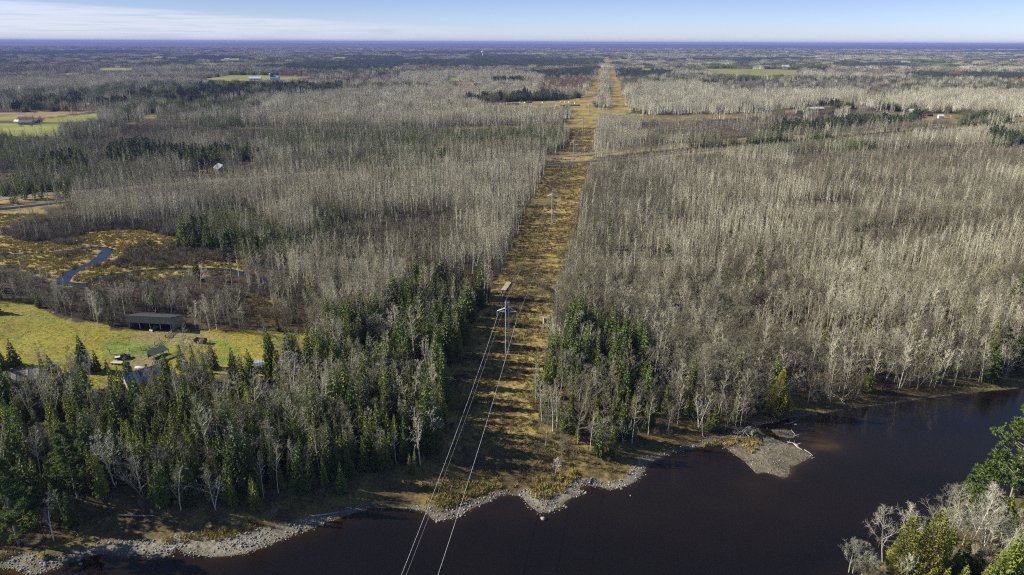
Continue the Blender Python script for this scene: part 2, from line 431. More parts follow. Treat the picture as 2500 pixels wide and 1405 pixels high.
BRUSH = [[(1560, 300), (1860, 288), (2110, 258), (2150, 272), (2340, 291), (2330, 300), (2000, 322), (1600, 352)], [(560, 318), (820, 320), (1100, 320), (1100, 334), (900, 349), (600, 354), (420, 347)],
    [(60, 592), (0, 570), (60, 545), (180, 535), (280, 540), (430, 545), (470, 580), (430, 582), (340, 562), (230, 566), (150, 592)],
    [(280, 655), (300, 625), (420, 600), (560, 615), (600, 640), (480, 640), (380, 655)],
    [(420, 300), (560, 330), (420, 345), (250, 345), (230, 320), (330, 300)], [(160, 345), (420, 348), (430, 372), (250, 392), (160, 380)],
    [(1900, 392), (2100, 372), (2560, 366), (2560, 435), (2200, 440), (1960, 430)], [(1600, 400), (1760, 395), (1840, 420), (1700, 425)],
    [(1910, 505), (2060, 500), (2110, 530), (1990, 545)], [(2050, 585), (2260, 560), (2380, 600), (2200, 630), (2080, 620)],
    [(380, 500), (560, 480), (640, 500), (600, 545), (440, 545)], [(780, 560), (1060, 520), (1130, 540), (1000, 640), (840, 640)],
    [(560, 335), (900, 325), (1100, 322), (1100, 330), (900, 345), (600, 350)], [(1700, 205), (1880, 195), (2240, 205), (2240, 225), (1960, 232), (1720, 215)],
    [(1560, 305), (1860, 300), (1860, 330), (1560, 345)], [(1250, 320), (1380, 330), (1360, 365), (1240, 372), (1000, 372), (1050, 330)]]
MIXED = [[(640, 332), (1100, 334), (1380, 322), (1368, 360), (1250, 374), (900, 384), (640, 374)], [(-60, 335), (60, 340), (150, 350), (240, 400), (90, 415), (-60, 415)], [(300, 262), (620, 236), (640, 252), (420, 285), (300, 282)], [(0, 232), (420, 212), (600, 205), (420, 228), (200, 250), (0, 256)],
    [(620, 152), (900, 140), (1000, 146), (700, 160)], [(1540, 190), (1720, 186), (1700, 204), (1535, 214)], [(2150, 200), (2520, 205), (2520, 230), (2250, 226)]]
DARK = [[(262, 412), (280, 372), (420, 372), (440, 395), (350, 410)], [(430, 420), (430, 385), (620, 380), (650, 400), (560, 396), (520, 415)],
    [(95, 425), (110, 405), (210, 398), (200, 420)], [(38, 300), (40, 265), (110, 262), (108, 300)], [(0, 278), (60, 255), (210, 240), (215, 262), (120, 275), (40, 282)],
    [(240, 268), (242, 255), (304, 252), (304, 268)], [(310, 258), (320, 238), (420, 232), (430, 252)],
    [(330, 240), (500, 215), (830, 212), (860, 226), (620, 240), (420, 262)], [(1190, 254), (1192, 238), (1430, 238), (1420, 246), (1310, 252)],
    [(1860, 330), (1900, 318), (2130, 302), (2300, 292), (2420, 292), (2300, 305), (2130, 322), (2000, 332)], [(1720, 172), (1740, 160), (1790, 165), (1780, 174)],
    [(1935, 170), (1960, 158), (2030, 160), (2010, 178)], [(2395, 345), (2420, 335), (2480, 345), (2520, 365), (2420, 362)], [(545, 198), (555, 192), (580, 192), (580, 199)],
    [(1200, 206), (1210, 196), (1275, 197), (1280, 207)], [(425, 612), (430, 590), (500, 590), (520, 612)], [(2405, 905), (2440, 880), (2500, 870), (2500, 905), (2420, 915)],
    [(1120, 246), (1190, 240), (1190, 256), (1130, 258)], [(1980, 268), (1990, 258), (2060, 256), (2080, 266)]]
PLANT = [[(600, 166), (900, 148), (1466, 145), (1466, 152), (1452, 160), (1250, 166), (1000, 170), (800, 178)], [(1330, 175), (1458, 166), (1444, 190), (1340, 190), (1250, 180)],
    [(1506, 172), (1640, 176), (1640, 186), (1560, 196), (1512, 194)], [(2170, 188), (2220, 180), (2520, 182), (2520, 196), (2300, 196)], [(1130, 144), (1150, 137), (1320, 136), (1300, 146), (1180, 148)],
    [(370, 143), (500, 138), (640, 140), (500, 147)], [(860, 146), (880, 139), (980, 140), (980, 147)], [(1640, 146), (1900, 142), (2000, 146), (1800, 152)], [(2000, 160), (2200, 155), (2260, 162), (2100, 168)],
    [(0, 128), (300, 124), (420, 128), (300, 133), (0, 136)], [(2200, 128), (2520, 124), (2520, 130)], [(900, 128), (1250, 126), (1300, 130), (1000, 133)]]
LARCH = [[(680, 188), (690, 180), (775, 182), (770, 190)], [(1310, 228), (1330, 190), (1440, 192), (1440, 200), (1426, 226)], [(1290, 166), (1460, 158), (1458, 164), (1340, 170)],
    [(2410, 206), (2430, 196), (2520, 194), (2520, 206)], [(1170, 192), (1200, 187), (1280, 186), (1290, 192)], [(960, 160), (1080, 162), (1100, 168), (980, 168)]]
GOLD = [[(2310, 186), (2315, 180), (2350, 180), (2350, 187)]]
FIELDS = [[(-60, 284), (40, 284), (42, 295), (-60, 299)], [(107, 290), (248, 275), (244, 292), (176, 301), (108, 300)], [(-60, 303), (105, 303), (146, 302), (150, 330), (60, 336), (-60, 324)],
    [(204, 250), (236, 251), (236, 254), (204, 256)], [(497, 193), (560, 184), (640, 184), (772, 187), (720, 195), (560, 199)], [(1717, 172), (1735, 168), (1950, 171), (1948, 181), (1850, 186), (1775, 181)],
    [(234, 172), (250, 166), (330, 166), (325, 172)], [(120, 183), (180, 178), (212, 178), (180, 184)], [(362, 143), (385, 138), (410, 139), (405, 143)], [(516, 149), (550, 143), (597, 142), (590, 147)],
    [(800, 144), (820, 140), (846, 140), (840, 144)], [(1088, 200), (1095, 190), (1125, 188), (1122, 197)], [(1500, 148), (1512, 144), (1545, 145), (1540, 149)], [(1562, 172), (1568, 167), (1592, 168), (1592, 173)],
    [(1260, 118), (1300, 116), (1300, 117), (1262, 119)]]
BARE = [[(-60, 275), (100, 274), (248, 271), (106, 288), (-60, 282)], [(345, 283), (385, 280), (385, 289), (350, 290)], [(268, 308), (330, 298), (330, 302), (300, 308), (268, 312)], [(290, 330), (310, 313), (375, 318), (370, 328), (330, 334)],
    [(2240, 290), (2250, 278), (2330, 285), (2340, 297), (2270, 295)], [(820, 220), (840, 215), (880, 215), (870, 219)], [(1100, 206), (1140, 199), (1180, 206), (1150, 208)], [(1720, 335), (1760, 322), (1840, 328), (1830, 338)],
    [(-60, 428), (50, 420), (70, 430), (-60, 440)], [(420, 425), (520, 408), (560, 415), (540, 428)], [(570, 400), (620, 385), (640, 392), (590, 412)]]
ROAD_PX = [(-900, 566), (-400, 524), (0, 487), (150, 472), (600, 437), (1000, 408), (1340, 385), (1450, 376), (1600, 361), (1800, 344), (2000, 328), (2200, 313), (2400, 298), (2520, 289), (2900, 270), (3300, 250)]
RAIL_PX = [(-900, 598), (-400, 550), (0, 512), (150, 496), (600, 456), (1000, 424), (1345, 402), (1440, 396), (1600, 380), (1800, 362), (2000, 345), (2200, 329), (2400, 313), (2520, 303), (2900, 283), (3300, 262)]
PALE = [[(1528, 288), (1535, 215), (1700, 205), (1800, 235), (2100, 222), (2112, 242), (1850, 274), (1640, 290)], [(2100, 256), (2250, 228), (2520, 232), (2520, 286), (2420, 288), (2350, 276), (2150, 268)],
    [(975, 196), (985, 184), (1300, 182), (1325, 196), (1250, 202), (1000, 200)], [(600, 302), (650, 255), (760, 240), (900, 222), (1150, 220), (1290, 236), (1190, 250), (1180, 270), (1395, 285), (1395, 303), (1100, 310), (800, 312)],
    [(1450, 373), (1458, 302), (1560, 304), (1600, 340), (1560, 360)], [(0, 200), (300, 190), (340, 205), (120, 230), (-40, 232)], [(640, 500), (900, 440), (1320, 410), (1290, 500), (1200, 540), (1000, 510)],
    [(600, 700), (640, 672), (900, 700), (1000, 780), (800, 790), (760, 720)]]
DENSE = [[(180, 506), (600, 463), (1000, 431), (1335, 408), (1330, 450), (1000, 480), (600, 520), (220, 560)], [(180, 480), (600, 444), (1000, 414), (1330, 391), (1335, 400), (1000, 422), (600, 454), (180, 492)],
    [(620, 540), (760, 520), (780, 580), (700, 600)], [(1150, 560), (1260, 540), (1235, 630), (1180, 640)]]
R1 = [[(1348, 850), (1372, 798), (1440, 810), (1445, 880), (1405, 935), (1350, 940)], [(1488, 828), (1565, 834), (1592, 920), (1505, 935)]]
BIRCHY = [[(430, 960), (500, 930), (640, 952), (760, 950), (900, 940), (880, 1010), (700, 1030), (560, 1015), (450, 1000)], [(40, 985), (260, 962), (270, 1030), (60, 1045)], [(1000, 905), (1080, 910), (1070, 980), (1000, 960)]]
EDGE = [[(1090, 880), (1145, 792), (1188, 742), (1176, 800), (1112, 890), (1088, 985), (1064, 1090), (1028, 1110), (1058, 980)]]
YARD_VIEW = [[(-60, 474), (175, 462), (175, 486), (-60, 500)], [(-60, 500), (150, 490), (150, 512), (-60, 524)], [(605, 872), (682, 872), (682, 920), (605, 920)], [(310, 898), (398, 898), (398, 922), (310, 930)], [(10, 892), (124, 892), (124, 942), (10, 942)], [(270, 855), (410, 845), (410, 905), (270, 905)]]
GAPS = [[(1540, 284), (1860, 276), (2114, 246), (2116, 250), (1870, 284), (1640, 298)], [(1100, 312), (1390, 303), (1390, 307), (1100, 318)], [(560, 312), (820, 314), (820, 318), (560, 318)], [(2110, 272), (2340, 280), (2520, 288), (2520, 292), (2330, 286), (2110, 277)]]
SPIT = [(1768, 1074), (1820, 1040), (1880, 1028), (1990, 1018), (2010, 1130), (1930, 1190), (1790, 1170)]
TRACK_PX = [(1420, 478), (1416, 500), (1411, 540), (1404, 570), (1400, 590), (1392, 620), (1386, 632), (1362, 640), (1325, 643), (1290, 651), (1262, 660), (1246, 680), (1237, 698), (1226, 715), (1222, 745)]
LANE_PX = [(1190, 262), (1260, 264), (1320, 262), (1420, 256), (1462, 252)]
def line_w(px): return np.stack(unproj(*np.array(px, float).T, 0.0), -1)
ROAD, RAIL, TRACK, LANE = line_w(ROAD_PX), line_w(RAIL_PX), line_w(TRACK_PX), line_w(LANE_PX)
def anyin(px, py, polys):
    r = np.zeros(px.shape, bool)
    for p in polys: r |= inpoly(px, py, p)
    return r

# ------------------------------------------------------------------ ground: one sheet out to the horizon
ys = np.concatenate([np.linspace(-260, 40, 14), np.arange(46, 470, 1.5), 470 * np.cumprod(np.full(260, 1.0185))])
ys = ys[ys < 52000]
us = np.linspace(-1.45, 1.45, 660)
yy, uu = np.meshgrid(ys, us, indexing='ij')
xx = uu * (np.maximum(yy, 60) * .93 + 70)
gx, gy = xx.ravel(), yy.ravel()
gd = river_dist(gx, gy)
gz = height(gx, gy, gd)
jx = (fbm(gx / 7, gy / 7, 3) - .5) * 9; jy = (fbm(gx / 7 + 50, gy / 7 + 31, 3) - .5) * 9
vis = gy > 60
gpx, gpy = proj(gx + jx, gy + jy, np.minimum(gz, 0))
gpx = np.where(vis, gpx, -9e5)
C = np.zeros((gx.size, 3))
n1 = fbm(gx / 22, gy / 22, 4)[:, None]; n2 = fbm(gx / 6 + 9, gy / 6 + 4, 3)[:, None]; n3 = fbm(gx / 160 + 5, gy / 110, 4)[:, None]
A = np.array
C[:] = A([.075, .052, .033]) * (1 - n1) + A([.052, .043, .028]) * n1
C = C * (.7 + .6 * n2)
def paint(mask, cols, scale=1.0):
    global C
    k = mask if mask.dtype != bool else mask.astype(float)
    k = k[:, None]
    t = n1 * .55 + n2 * .45
    t = np.clip((t - .28) / .44, 0, .999) * (len(cols) - 1)
    i = t.astype(int)[:, 0]; f = t - i[:, None]
    cc = np.array(cols + [cols[-1]])
    c = cc[i] * (1 - f) + cc[i + 1] * f
    C = C * (1 - k) + c * scale * k
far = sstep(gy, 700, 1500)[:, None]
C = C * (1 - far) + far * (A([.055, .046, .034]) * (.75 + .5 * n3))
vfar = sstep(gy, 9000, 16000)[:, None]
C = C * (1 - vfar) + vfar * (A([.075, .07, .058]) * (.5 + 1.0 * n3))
GOLDS = [[.13, .085, .04], [.25, .185, .068], [.32, .245, .085], [.19, .155, .055], [.08, .055, .03]]
paint(inpoly(gpx, gpy, CORRIDOR), GOLDS)
paint(anyin(gpx, gpy, [MARSH, MARSH2, MARSH3]), [[.17, .125, .06], [.30, .225, .08], [.38, .30, .11], [.33, .265, .09], [.20, .145, .065]])
paint(inpoly(gpx, gpy, FIELD), [[.25, .20, .04], [.22, .205, .036], [.25, .215, .038], [.17, .18, .034], [.27, .21, .055]])
gr = inpoly(gpx, gpy, [(240, 850), (300, 815), (480, 812), (560, 820), (600, 880), (480, 905), (300, 900)])
paint(gr * .8 * sstep(n1[:, 0], .3, .5), [[.15, .20, .04], [.12, .19, .04], [.17, .21, .05]])
di = anyin(gpx, gpy, [[(300, 822), (420, 808), (560, 822), (480, 838), (380, 842)], [(300, 872), (350, 868), (400, 882), (340, 910), (290, 905)], [(330, 905), (372, 898), (360, 930), (335, 935)]])
paint(di * .75, [[.20, .155, .095], [.24, .19, .11], [.17, .15, .06]])
paint(anyin(gpx, gpy, BARE), [[.27, .20, .09], [.22, .15, .08], [.30, .23, .10]])
paint(anyin(gpx, gpy, GAPS), [[.22, .16, .07], [.16, .115, .06], [.25, .19, .075]])
paint(anyin(gpx, gpy, FIELDS), [[.23, .22, .05], [.20, .23, .05], [.25, .22, .06]])
paint(anyin(gpx, gpy, LARCH), [[.16, .10, .04], [.13, .085, .04]])
paint(anyin(gpx, gpy, PLANT), [[.035, .042, .025], [.05, .05, .03]])
opn = (gpx < 170) | (gpx > 1325)
paint(opn * sstep(-segdist(gx, gy, ROAD), -19, -15), [[.24, .20, .075], [.29, .22, .08], [.20, .17, .06]])
paint(opn * sstep(-segdist(gx, gy, RAIL), -13, -10), [[.22, .18, .075], [.25, .20, .08], [.17, .14, .06]])
ck = np.full(gx.shape, 1e3); mk = (gy > 180) & (gy < 560); ck[mk] = creek_dist(gx[mk], gy[mk])
paint(sstep(-ck, -.3, .6), [[.04, .03, .018], [.03, .025, .015]])
# the river bank: sedge, gravel beach, wet stones, brown bed
paint(sstep(-gd, -26, -17) * (gd < 60), [[.075, .058, .032], [.11, .085, .042], [.20, .155, .055], [.07, .056, .032]])
BWX = [-400, 0, 200, 420, 500, 640, 760, 860, 960, 1035, 1065, 1130, 1200, 1250, 1310, 1370, 1420, 1470, 1560, 1600, 1700, 3000]
BWW = [6, 5.4, 4, 6, 6.6, 7, 4.6, 2.4, 1.5, 1.8, 4.8, 4, 2.2, 1.8, 5.4, 4.4, 3, 2.8, 4.6, 2.0, 1.5, 1.5]
gw = np.interp(gpx, BWX, BWW) * (.8 + .4 * n1[:, 0])
spit = inpoly(gpx, gpy, [(1700, 1080), (1800, 1040), (1990, 1025), (2020, 1120), (1930, 1200), (1780, 1170)])
gw = np.where(spit, 30, gw)
paint(sstep(gw - gd, 0, 1.6), [[.15, .135, .105], [.19, .175, .15], [.22, .205, .18], [.16, .145, .115]])
paint(spit * .85 * (gd > 0), [[.12, .10, .07], [.16, .14, .105], [.10, .085, .06], [.19, .17, .135]])
paint(sstep(1.3 - gd, 0, 1.2), [[.11, .095, .07], [.14, .12, .09]])
paint(sstep(-gd, .3, 1.6), [[.085, .055, .022], [.06, .04, .018]])
nb_ = inpoly(gpx, gpy, NEARBANK)
paint(nb_ * .85, [[.075, .055, .035], [.12, .09, .045], [.16, .13, .05], [.06, .045, .03]])
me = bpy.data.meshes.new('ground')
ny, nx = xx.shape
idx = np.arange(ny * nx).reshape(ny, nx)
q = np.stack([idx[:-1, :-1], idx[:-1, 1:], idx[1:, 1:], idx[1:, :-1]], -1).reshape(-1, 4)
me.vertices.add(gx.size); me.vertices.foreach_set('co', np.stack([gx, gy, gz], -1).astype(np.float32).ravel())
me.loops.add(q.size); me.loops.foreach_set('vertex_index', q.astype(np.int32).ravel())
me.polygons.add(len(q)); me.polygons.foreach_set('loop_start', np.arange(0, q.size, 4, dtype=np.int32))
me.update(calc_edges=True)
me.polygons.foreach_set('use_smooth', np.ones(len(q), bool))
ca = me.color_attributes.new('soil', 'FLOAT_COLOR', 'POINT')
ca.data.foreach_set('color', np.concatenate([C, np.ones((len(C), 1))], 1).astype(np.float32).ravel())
m = bpy.data.materials.new('soil'); m.use_nodes = True
n = m.node_tree.nodes; l = m.node_tree.links; b = n['Principled BSDF']; b.inputs['Roughness'].default_value = .95; b.inputs['Specular IOR Level'].default_value = .1
at = n.new('ShaderNodeAttribute'); at.attribute_name = 'soil'
geo = n.new('ShaderNodeNewGeometry')
t1 = n.new('ShaderNodeTexNoise'); t1.inputs['Scale'].default_value = .9; t1.inputs['Detail'].default_value = 5; t1.inputs['Roughness'].default_value = .7
t2 = n.new('ShaderNodeTexNoise'); t2.inputs['Scale'].default_value = .016; t2.inputs['Detail'].default_value = 6; t2.inputs['Roughness'].default_value = .65
for t in (t1, t2): l.new(geo.outputs['Position'], t.inputs[0])
def mr(o, a, b_, c, d):
    k = n.new('ShaderNodeMapRange'); k.inputs[1].default_value = a; k.inputs[2].default_value = b_; k.inputs[3].default_value = c; k.inputs[4].default_value = d
    l.new(o, k.inputs[0]); return k.outputs[0]
mm = n.new('ShaderNodeMath'); mm.operation = 'MULTIPLY'; l.new(mr(t1.outputs[0], .3, .7, .45, 1.5), mm.inputs[0]); l.new(mr(t2.outputs[0], .35, .65, .75, 1.25), mm.inputs[1])
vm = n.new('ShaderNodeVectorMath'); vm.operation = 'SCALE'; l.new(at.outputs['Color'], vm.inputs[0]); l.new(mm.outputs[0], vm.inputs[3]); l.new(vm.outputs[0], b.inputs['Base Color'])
bp = n.new('ShaderNodeBump'); bp.inputs[0].default_value = .6; bp.inputs[1].default_value = .5; l.new(t1.outputs[0], bp.inputs['Height']); l.new(bp.outputs[0], b.inputs['Normal'])
me.materials.append(m)
go = bpy.data.objects.new('ground', me); COL.objects.link(go); tag(go, 'brown autumn plain of leaf litter and golden grass running to the horizon', kind='structure')

# ------------------------------------------------------------------ river and creek water
def ribbon(line, w, z, name, m, step=None, zf=None):
    P = np.asarray(line, float)
    mb = MB()
    T = np.gradient(P, axis=0); T /= np.linalg.norm(T, axis=1)[:, None]
    N = np.stack([-T[:, 1], T[:, 0]], -1)
    w = np.broadcast_to(w, len(P))
    for i in range(len(P) - 1):
        a0 = P[i] - N[i] * w[i] / 2; a1 = P[i] + N[i] * w[i] / 2; b0 = P[i + 1] - N[i + 1] * w[i + 1] / 2; b1 = P[i + 1] + N[i + 1] * w[i + 1] / 2
        mb.quad((*a0, z), (*b0, z), (*b1, z), (*a1, z))
    return mb
wm = bpy.data.materials.new('river_water'); wm.use_nodes = True
n = wm.node_tree.nodes; l = wm.node_tree.links; b = n['Principled BSDF']
b.inputs['IOR'].default_value = 1.33; b.inputs['Specular IOR Level'].default_value = .5
at = n.new('ShaderNodeAttribute'); at.attribute_name = 'shallow'
rc = n.new('ShaderNodeValToRGB'); e = rc.color_ramp.elements
e[0].position = 0; e[0].color = (.0055, .0042, .0042, 1); e[1].position = 1; e[1].color = (.085, .05, .017, 1)
x_ = rc.color_ramp.elements.new(.45); x_.color = (.016, .0095, .005, 1)
l.new(at.outputs['Fac'], rc.inputs[0]); l.new(rc.outputs[0], b.inputs['Base Color'])
geo = n.new('ShaderNodeNewGeometry')
t = n.new('ShaderNodeTexNoise'); t.inputs['Scale'].default_value = 1.1; t.inputs['Detail'].default_value = 3
vm = n.new('ShaderNodeMapping'); vm.inputs['Scale'].default_value = (.6, 1.3, 1); vm.inputs['Rotation'].default_value = (0, 0, .35)
l.new(geo.outputs['Position'], vm.inputs[0]); l.new(vm.outputs[0], t.inputs[0])
t3 = n.new('ShaderNodeTexNoise'); t3.inputs['Scale'].default_value = .022; t3.inputs['Detail'].default_value = 4; l.new(vm.outputs[0], t3.inputs[0])
k3 = n.new('ShaderNodeMapRange'); k3.inputs[1].default_value = .4; k3.inputs[2].default_value = .62; k3.inputs[3].default_value = .035; k3.inputs[4].default_value = .16; l.new(t3.outputs[0], k3.inputs[0]); l.new(k3.outputs[0], b.inputs['Roughness'])
bp = n.new('ShaderNodeBump'); bp.inputs[0].default_value = .16; bp.inputs[1].default_value = .08; l.new(t.outputs[0], bp.inputs['Height']); l.new(bp.outputs[0], b.inputs['Normal'])
wy, wx = np.meshgrid(np.arange(-250, 330, 2.5), np.arange(-420, 520, 2.5), indexing='ij')
wd = river_dist(wx.ravel(), wy.ravel()).reshape(wx.shape)
keep = (wd[:-1, :-1] < 3) | (wd[1:, 1:] < 3)
iw = np.arange(wx.size).reshape(wx.shape)
qw = np.stack([iw[:-1, :-1], iw[:-1, 1:], iw[1:, 1:], iw[1:, :-1]], -1)[keep]
me = bpy.data.meshes.new('river')
me.from_pydata(np.stack([wx.ravel(), wy.ravel(), np.full(wx.size, WZ)], -1).tolist(), [], qw.tolist())
sh = np.exp(np.minimum(wd, 0).ravel() / 2.6) * .55
for (sx_, sy_, r_, a_) in ((2010, 1085, 6, .55), (1965, 1060, 7, .5), (1830, 1180, 6, .35), (2030, 1083, 3, .5), (1700, 1200, 22, .22), (1500, 1230, 14, .22), (1250, 1240, 8, .25), (1940, 1040, 9, .35)):
    p = G(np.array(float(sx_)), np.array(float(sy_)))
    dd = ((wx - p[0]) / (1.6 * r_)) ** 2 + ((wy - p[1]) / r_) ** 2
    sh = np.maximum(sh, (a_ * np.exp(-dd)).ravel())
sh = sh * (.55 + .9 * fbm(wx.ravel() / 6, wy.ravel() / 4, 3)) + .12 * sstep(fbm(wx.ravel() / 50, wy.ravel() / 26, 3), .45, .7)
a_ = me.attributes.new('shallow', 'FLOAT', 'POINT'); a_.data.foreach_set('value', np.clip(sh, 0, 1).astype(np.float32))
me.materials.append(wm)
ro = bpy.data.objects.new('river', me); COL.objects.link(ro); tag(ro, 'dark brown river sweeping between the wooded banks', kind='structure')
cmb = MB()
for (c, w) in CREEKS:
    k = np.linspace(0, len(c) - 1, 6 * len(c)); P = np.stack([np.interp(k, range(len(c)), c[:, 0]), np.interp(k, range(len(c)), c[:, 1])], -1)
    w2 = w * (.9 + .3 * fbm(P[:, 0] / 5, P[:, 1] / 5, 2))
    cmb.add(ribbon(P, w2 + 1.2, -.42 + .004 * len(cmb.v) / 400, '', None))
cw = mat('creek_water', (.010, .009, .008), .05, spec=.5); cw.node_tree.nodes['Principled BSDF'].inputs['IOR'].default_value = 1.33
tag(cmb.obj('creek', cw), 'narrow creek winding through the golden marsh, mirror of blue sky', kind='structure')

# ------------------------------------------------------------------ highway, railway, wheel tracks
asph = mat('asphalt', (.145, .14, .135), .9, noise=(.3, .15)); line_m = mat('road_line', (.6, .58, .5), .7); grav = mat('gravel_road', (.30, .26, .19), .95, noise=(.5, .2)); ball = mat('ballast', (.19, .185, .19), .95, noise=(1.5, .3))
def dens(L, n_): 
    k = np.linspace(0, len(L) - 1, n_); return np.stack([np.interp(k, range(len(L)), L[:, 0]), np.interp(k, range(len(L)), L[:, 1])], -1)
RD, RR = dens(ROAD, 80), dens(RAIL, 80)
tag(ribbon(RD, 11, .36, '', 0).obj('shoulder', grav), 'pale gravel shoulders of the highway', kind='structure')
rdo = tag(ribbon(RD, 8.4, .40, '', 0).obj('road', asph), 'grey two-lane highway crossing the cut strip', kind='structure')
def offs(P, o):
    T = np.gradient(P, axis=0); T /= np.linalg.norm(T, axis=1)[:, None]
    return P + np.stack([-T[:, 1], T[:, 0]], -1) * o
for o in (-3.8, 3.8): ribbon(offs(RD, o), .16, .43, '', 0).obj('edge_line', line_m, rdo)
ribbon(RD, .18, .43, '', 0).obj('centre_line', mat('yellow_line', (.6, .42, .05), .7), rdo)
mb = MB()
for o in ((-3.4, .1, -1.6, 1.3), (-1.6, 1.3, 1.6, 1.3), (1.6, 1.3, 3.4, .1)):
    a, b_ = offs(RR, o[0]), offs(RR, o[2])
    for i in range(len(RR) - 1): mb.quad((*a[i], o[1]), (*a[i + 1], o[1]), (*b_[i + 1], o[3]), (*b_[i], o[3]))
rw = tag(mb.obj('railway', ball), 'single railway line on a grey ballast bank beside the highway', kind='structure')
mb = MB()
for o in (-.72, .72):
    a = offs(RR, o)
    for i in range(len(a) - 1): mb.seg((*a[i], 1.5), (*a[i + 1], 1.5), .07, .07, 4)
mb.obj('rail', mat('rail_steel', (.16, .12, .10), .5, metal=.4), rw)
for o in (-.85, .85): tag(ribbon(dens(offs(TRACK, o), 60), .55, .27, '', 0).obj('path', mat('wheel_rut', (.09, .065, .04), .95, noise=(1, .2))), 'worn wheel rut of the track along the cut strip', kind='structure')
tag(ribbon(dens(LANE, 30), 9, .08, '', 0).obj('lane', grav), 'sandy lane through the timber yard clearing', kind='structure')

# ------------------------------------------------------------------ tree shapes: each returns (trunk MB, crown MB)
def rvec(r): return Vector((r.gauss(0, 1), r.gauss(0, 1), r.gauss(0, 1))).normalized()
def twig(mb, p, d, L, w, r):
    d = Vector(d).normalized()
    s = d.cross(rvec(r))
    if s.length < 1e-3: return
    s = s.normalized() * w * .5
    mb.tri(p - s, p + s, p + d * L)
def gen_aspen(seed, h=17., nb=20, nt=8, full=True, r0=None, lean=.03, tw=.055, lo=.45, el=(28, 62)):
    r = random.Random(seed); tk, cr = MB(), MB()
    r0 = r0 or .009 * h
    lx, ly = r.gauss(0, lean) * h, r.gauss(0, lean) * h
    bx, by = r.gauss(0, .012) * h, r.gauss(0, .012) * h
    def at(t): return Vector((lx * t * t + bx * math.sin(3 * t), ly * t * t + by * math.sin(2.5 * t), h * t))
    def rad(t): return r0 * (1 - .86 * t)
    ts = [0, .3, .6, .85, 1] if full else [0, .55, 1]
    for a, b_ in zip(ts[:-1], ts[1:]): tk.seg(at(a) - (Vector((0, 0, .4)) if a == 0 else Vector()), at(b_), rad(a), rad(b_), 4 if full else 3)
    for i in range(nb):
        t = lo + (1 - lo) * (i + r.random()) / nb
        az = r.random() * 6.283; elv = math.radians(r.uniform(*el))
        L = (1.12 - t) * h * .26 * r.uniform(.6, 1.2) + .5
        d = Vector((math.cos(az) * math.cos(elv), math.sin(az) * math.cos(elv), math.sin(elv)))
        p = at(t)
        if full:
            mid = p + d * L * .55; d2 = (d + Vector((0, 0, .35))).normalized(); end = mid + d2 * L * .45
            q = rad(t) * .42 + .012
            cr.seg(p, mid, q, q * .6, 3); cr.seg(mid, end, q * .6, .012, 3)
            for k in range(nt):
                s = r.uniform(.25, 1); pp = p + (mid - p) * (s / .55) if s < .55 else mid + (end - mid) * ((s - .55) / .45)
                twig(cr, pp, d2 + rvec(r) * .75 + Vector((0, 0, .3)), r.uniform(.5, 1.3), tw, r)
        else:
            twig(cr, p, d, L * 1.1, tw * 2.0, r)
            for k in range(nt): twig(cr, p + d * L * r.uniform(.3, .8), d + rvec(r) * .8 + Vector((0, 0, .3)), r.uniform(.7, 1.5), tw * 1.3, r)
    return tk, cr
def gen_spread(seed, h=14., fork=.3, spread=.55, n1=6, n2=5, n3=4, nt=4, r0=None, tw=.05, up=.35, multi=1, lean=.05):
    r = random.Random(seed); tk, cr = MB(), MB()
    r0 = r0 or .012 * h
    for s in range(multi):
        hh = h * r.uniform(.85, 1.05) if multi > 1 else h
        sp = lean + (.16 if multi > 1 else 0)
        lx, ly = r.gauss(0, sp) * hh, r.gauss(0, sp) * hh
        ox, oy = (r.gauss(0, .25), r.gauss(0, .25)) if multi > 1 else (0, 0)
        wob = r.random() * 6
        def at(t): return Vector((ox + lx * t + .02 * hh * math.sin(5 * t + wob), oy + ly * t + .02 * hh * math.cos(4 * t + wob), hh * t))
        ts = [0, .25, .5, .75, .96]
        for a, b_ in zip(ts[:-1], ts[1:]): tk.seg(at(a) - (Vector((0, 0, .4)) if a == 0 else Vector()), at(b_), r0 * (1 - .9 * a), r0 * (1 - .9 * b_), 4)
        for i in range(n1):
            t = fork + (.97 - fork) * (i + r.random()) / n1
            az = i * 2.4 + r.gauss(0, .4); elv = math.radians(r.uniform(25, 55) + 25 * t)
            L = hh * spread * (1.12 - t) ** .8 * r.uniform(.7, 1.1)
            d = Vector((math.cos(az) * math.cos(elv), math.sin(az) * math.cos(elv), math.sin(elv)))
            p = at(t); q = r0 * (1 - .9 * t) * .6
            m1 = p + d * L * .5; d1 = (d + Vector((0, 0, up)) + rvec(r) * .15).normalized(); e1 = m1 + d1 * L * .5
            cr.seg(p, m1, q, q * .7, 3); cr.seg(m1, e1, q * .7, q * .25, 3)
            for j in range(n2):
                s_ = .3 + .7 * (j + r.random()) / n2
                pp = p + (m1 - p) * (s_ * 2) if s_ < .5 else m1 + (e1 - m1) * (s_ * 2 - 1)
                d2 = (d1 + rvec(r) * .8).normalized(); L2 = L * .42 * r.uniform(.6, 1.1)
                e2 = pp + d2 * L2
                cr.seg(pp, e2, q * .38, q * .12, 3)
                for k in range(n3):
                    p3 = pp + d2 * L2 * r.uniform(.3, 1); d3 = (d2 + rvec(r) * .8 + Vector((0, 0, .15))).normalized(); L3 = L2 * r.uniform(.35, .65) + .25
                    twig(cr, p3, d3, L3, tw * 1.2, r)
                    for q_ in range(nt): twig(cr, p3 + d3 * L3 * r.uniform(.2, .8), d3 + rvec(r) * .9, L3 * r.uniform(.4, .8) + .15, tw, r)
    return tk, cr
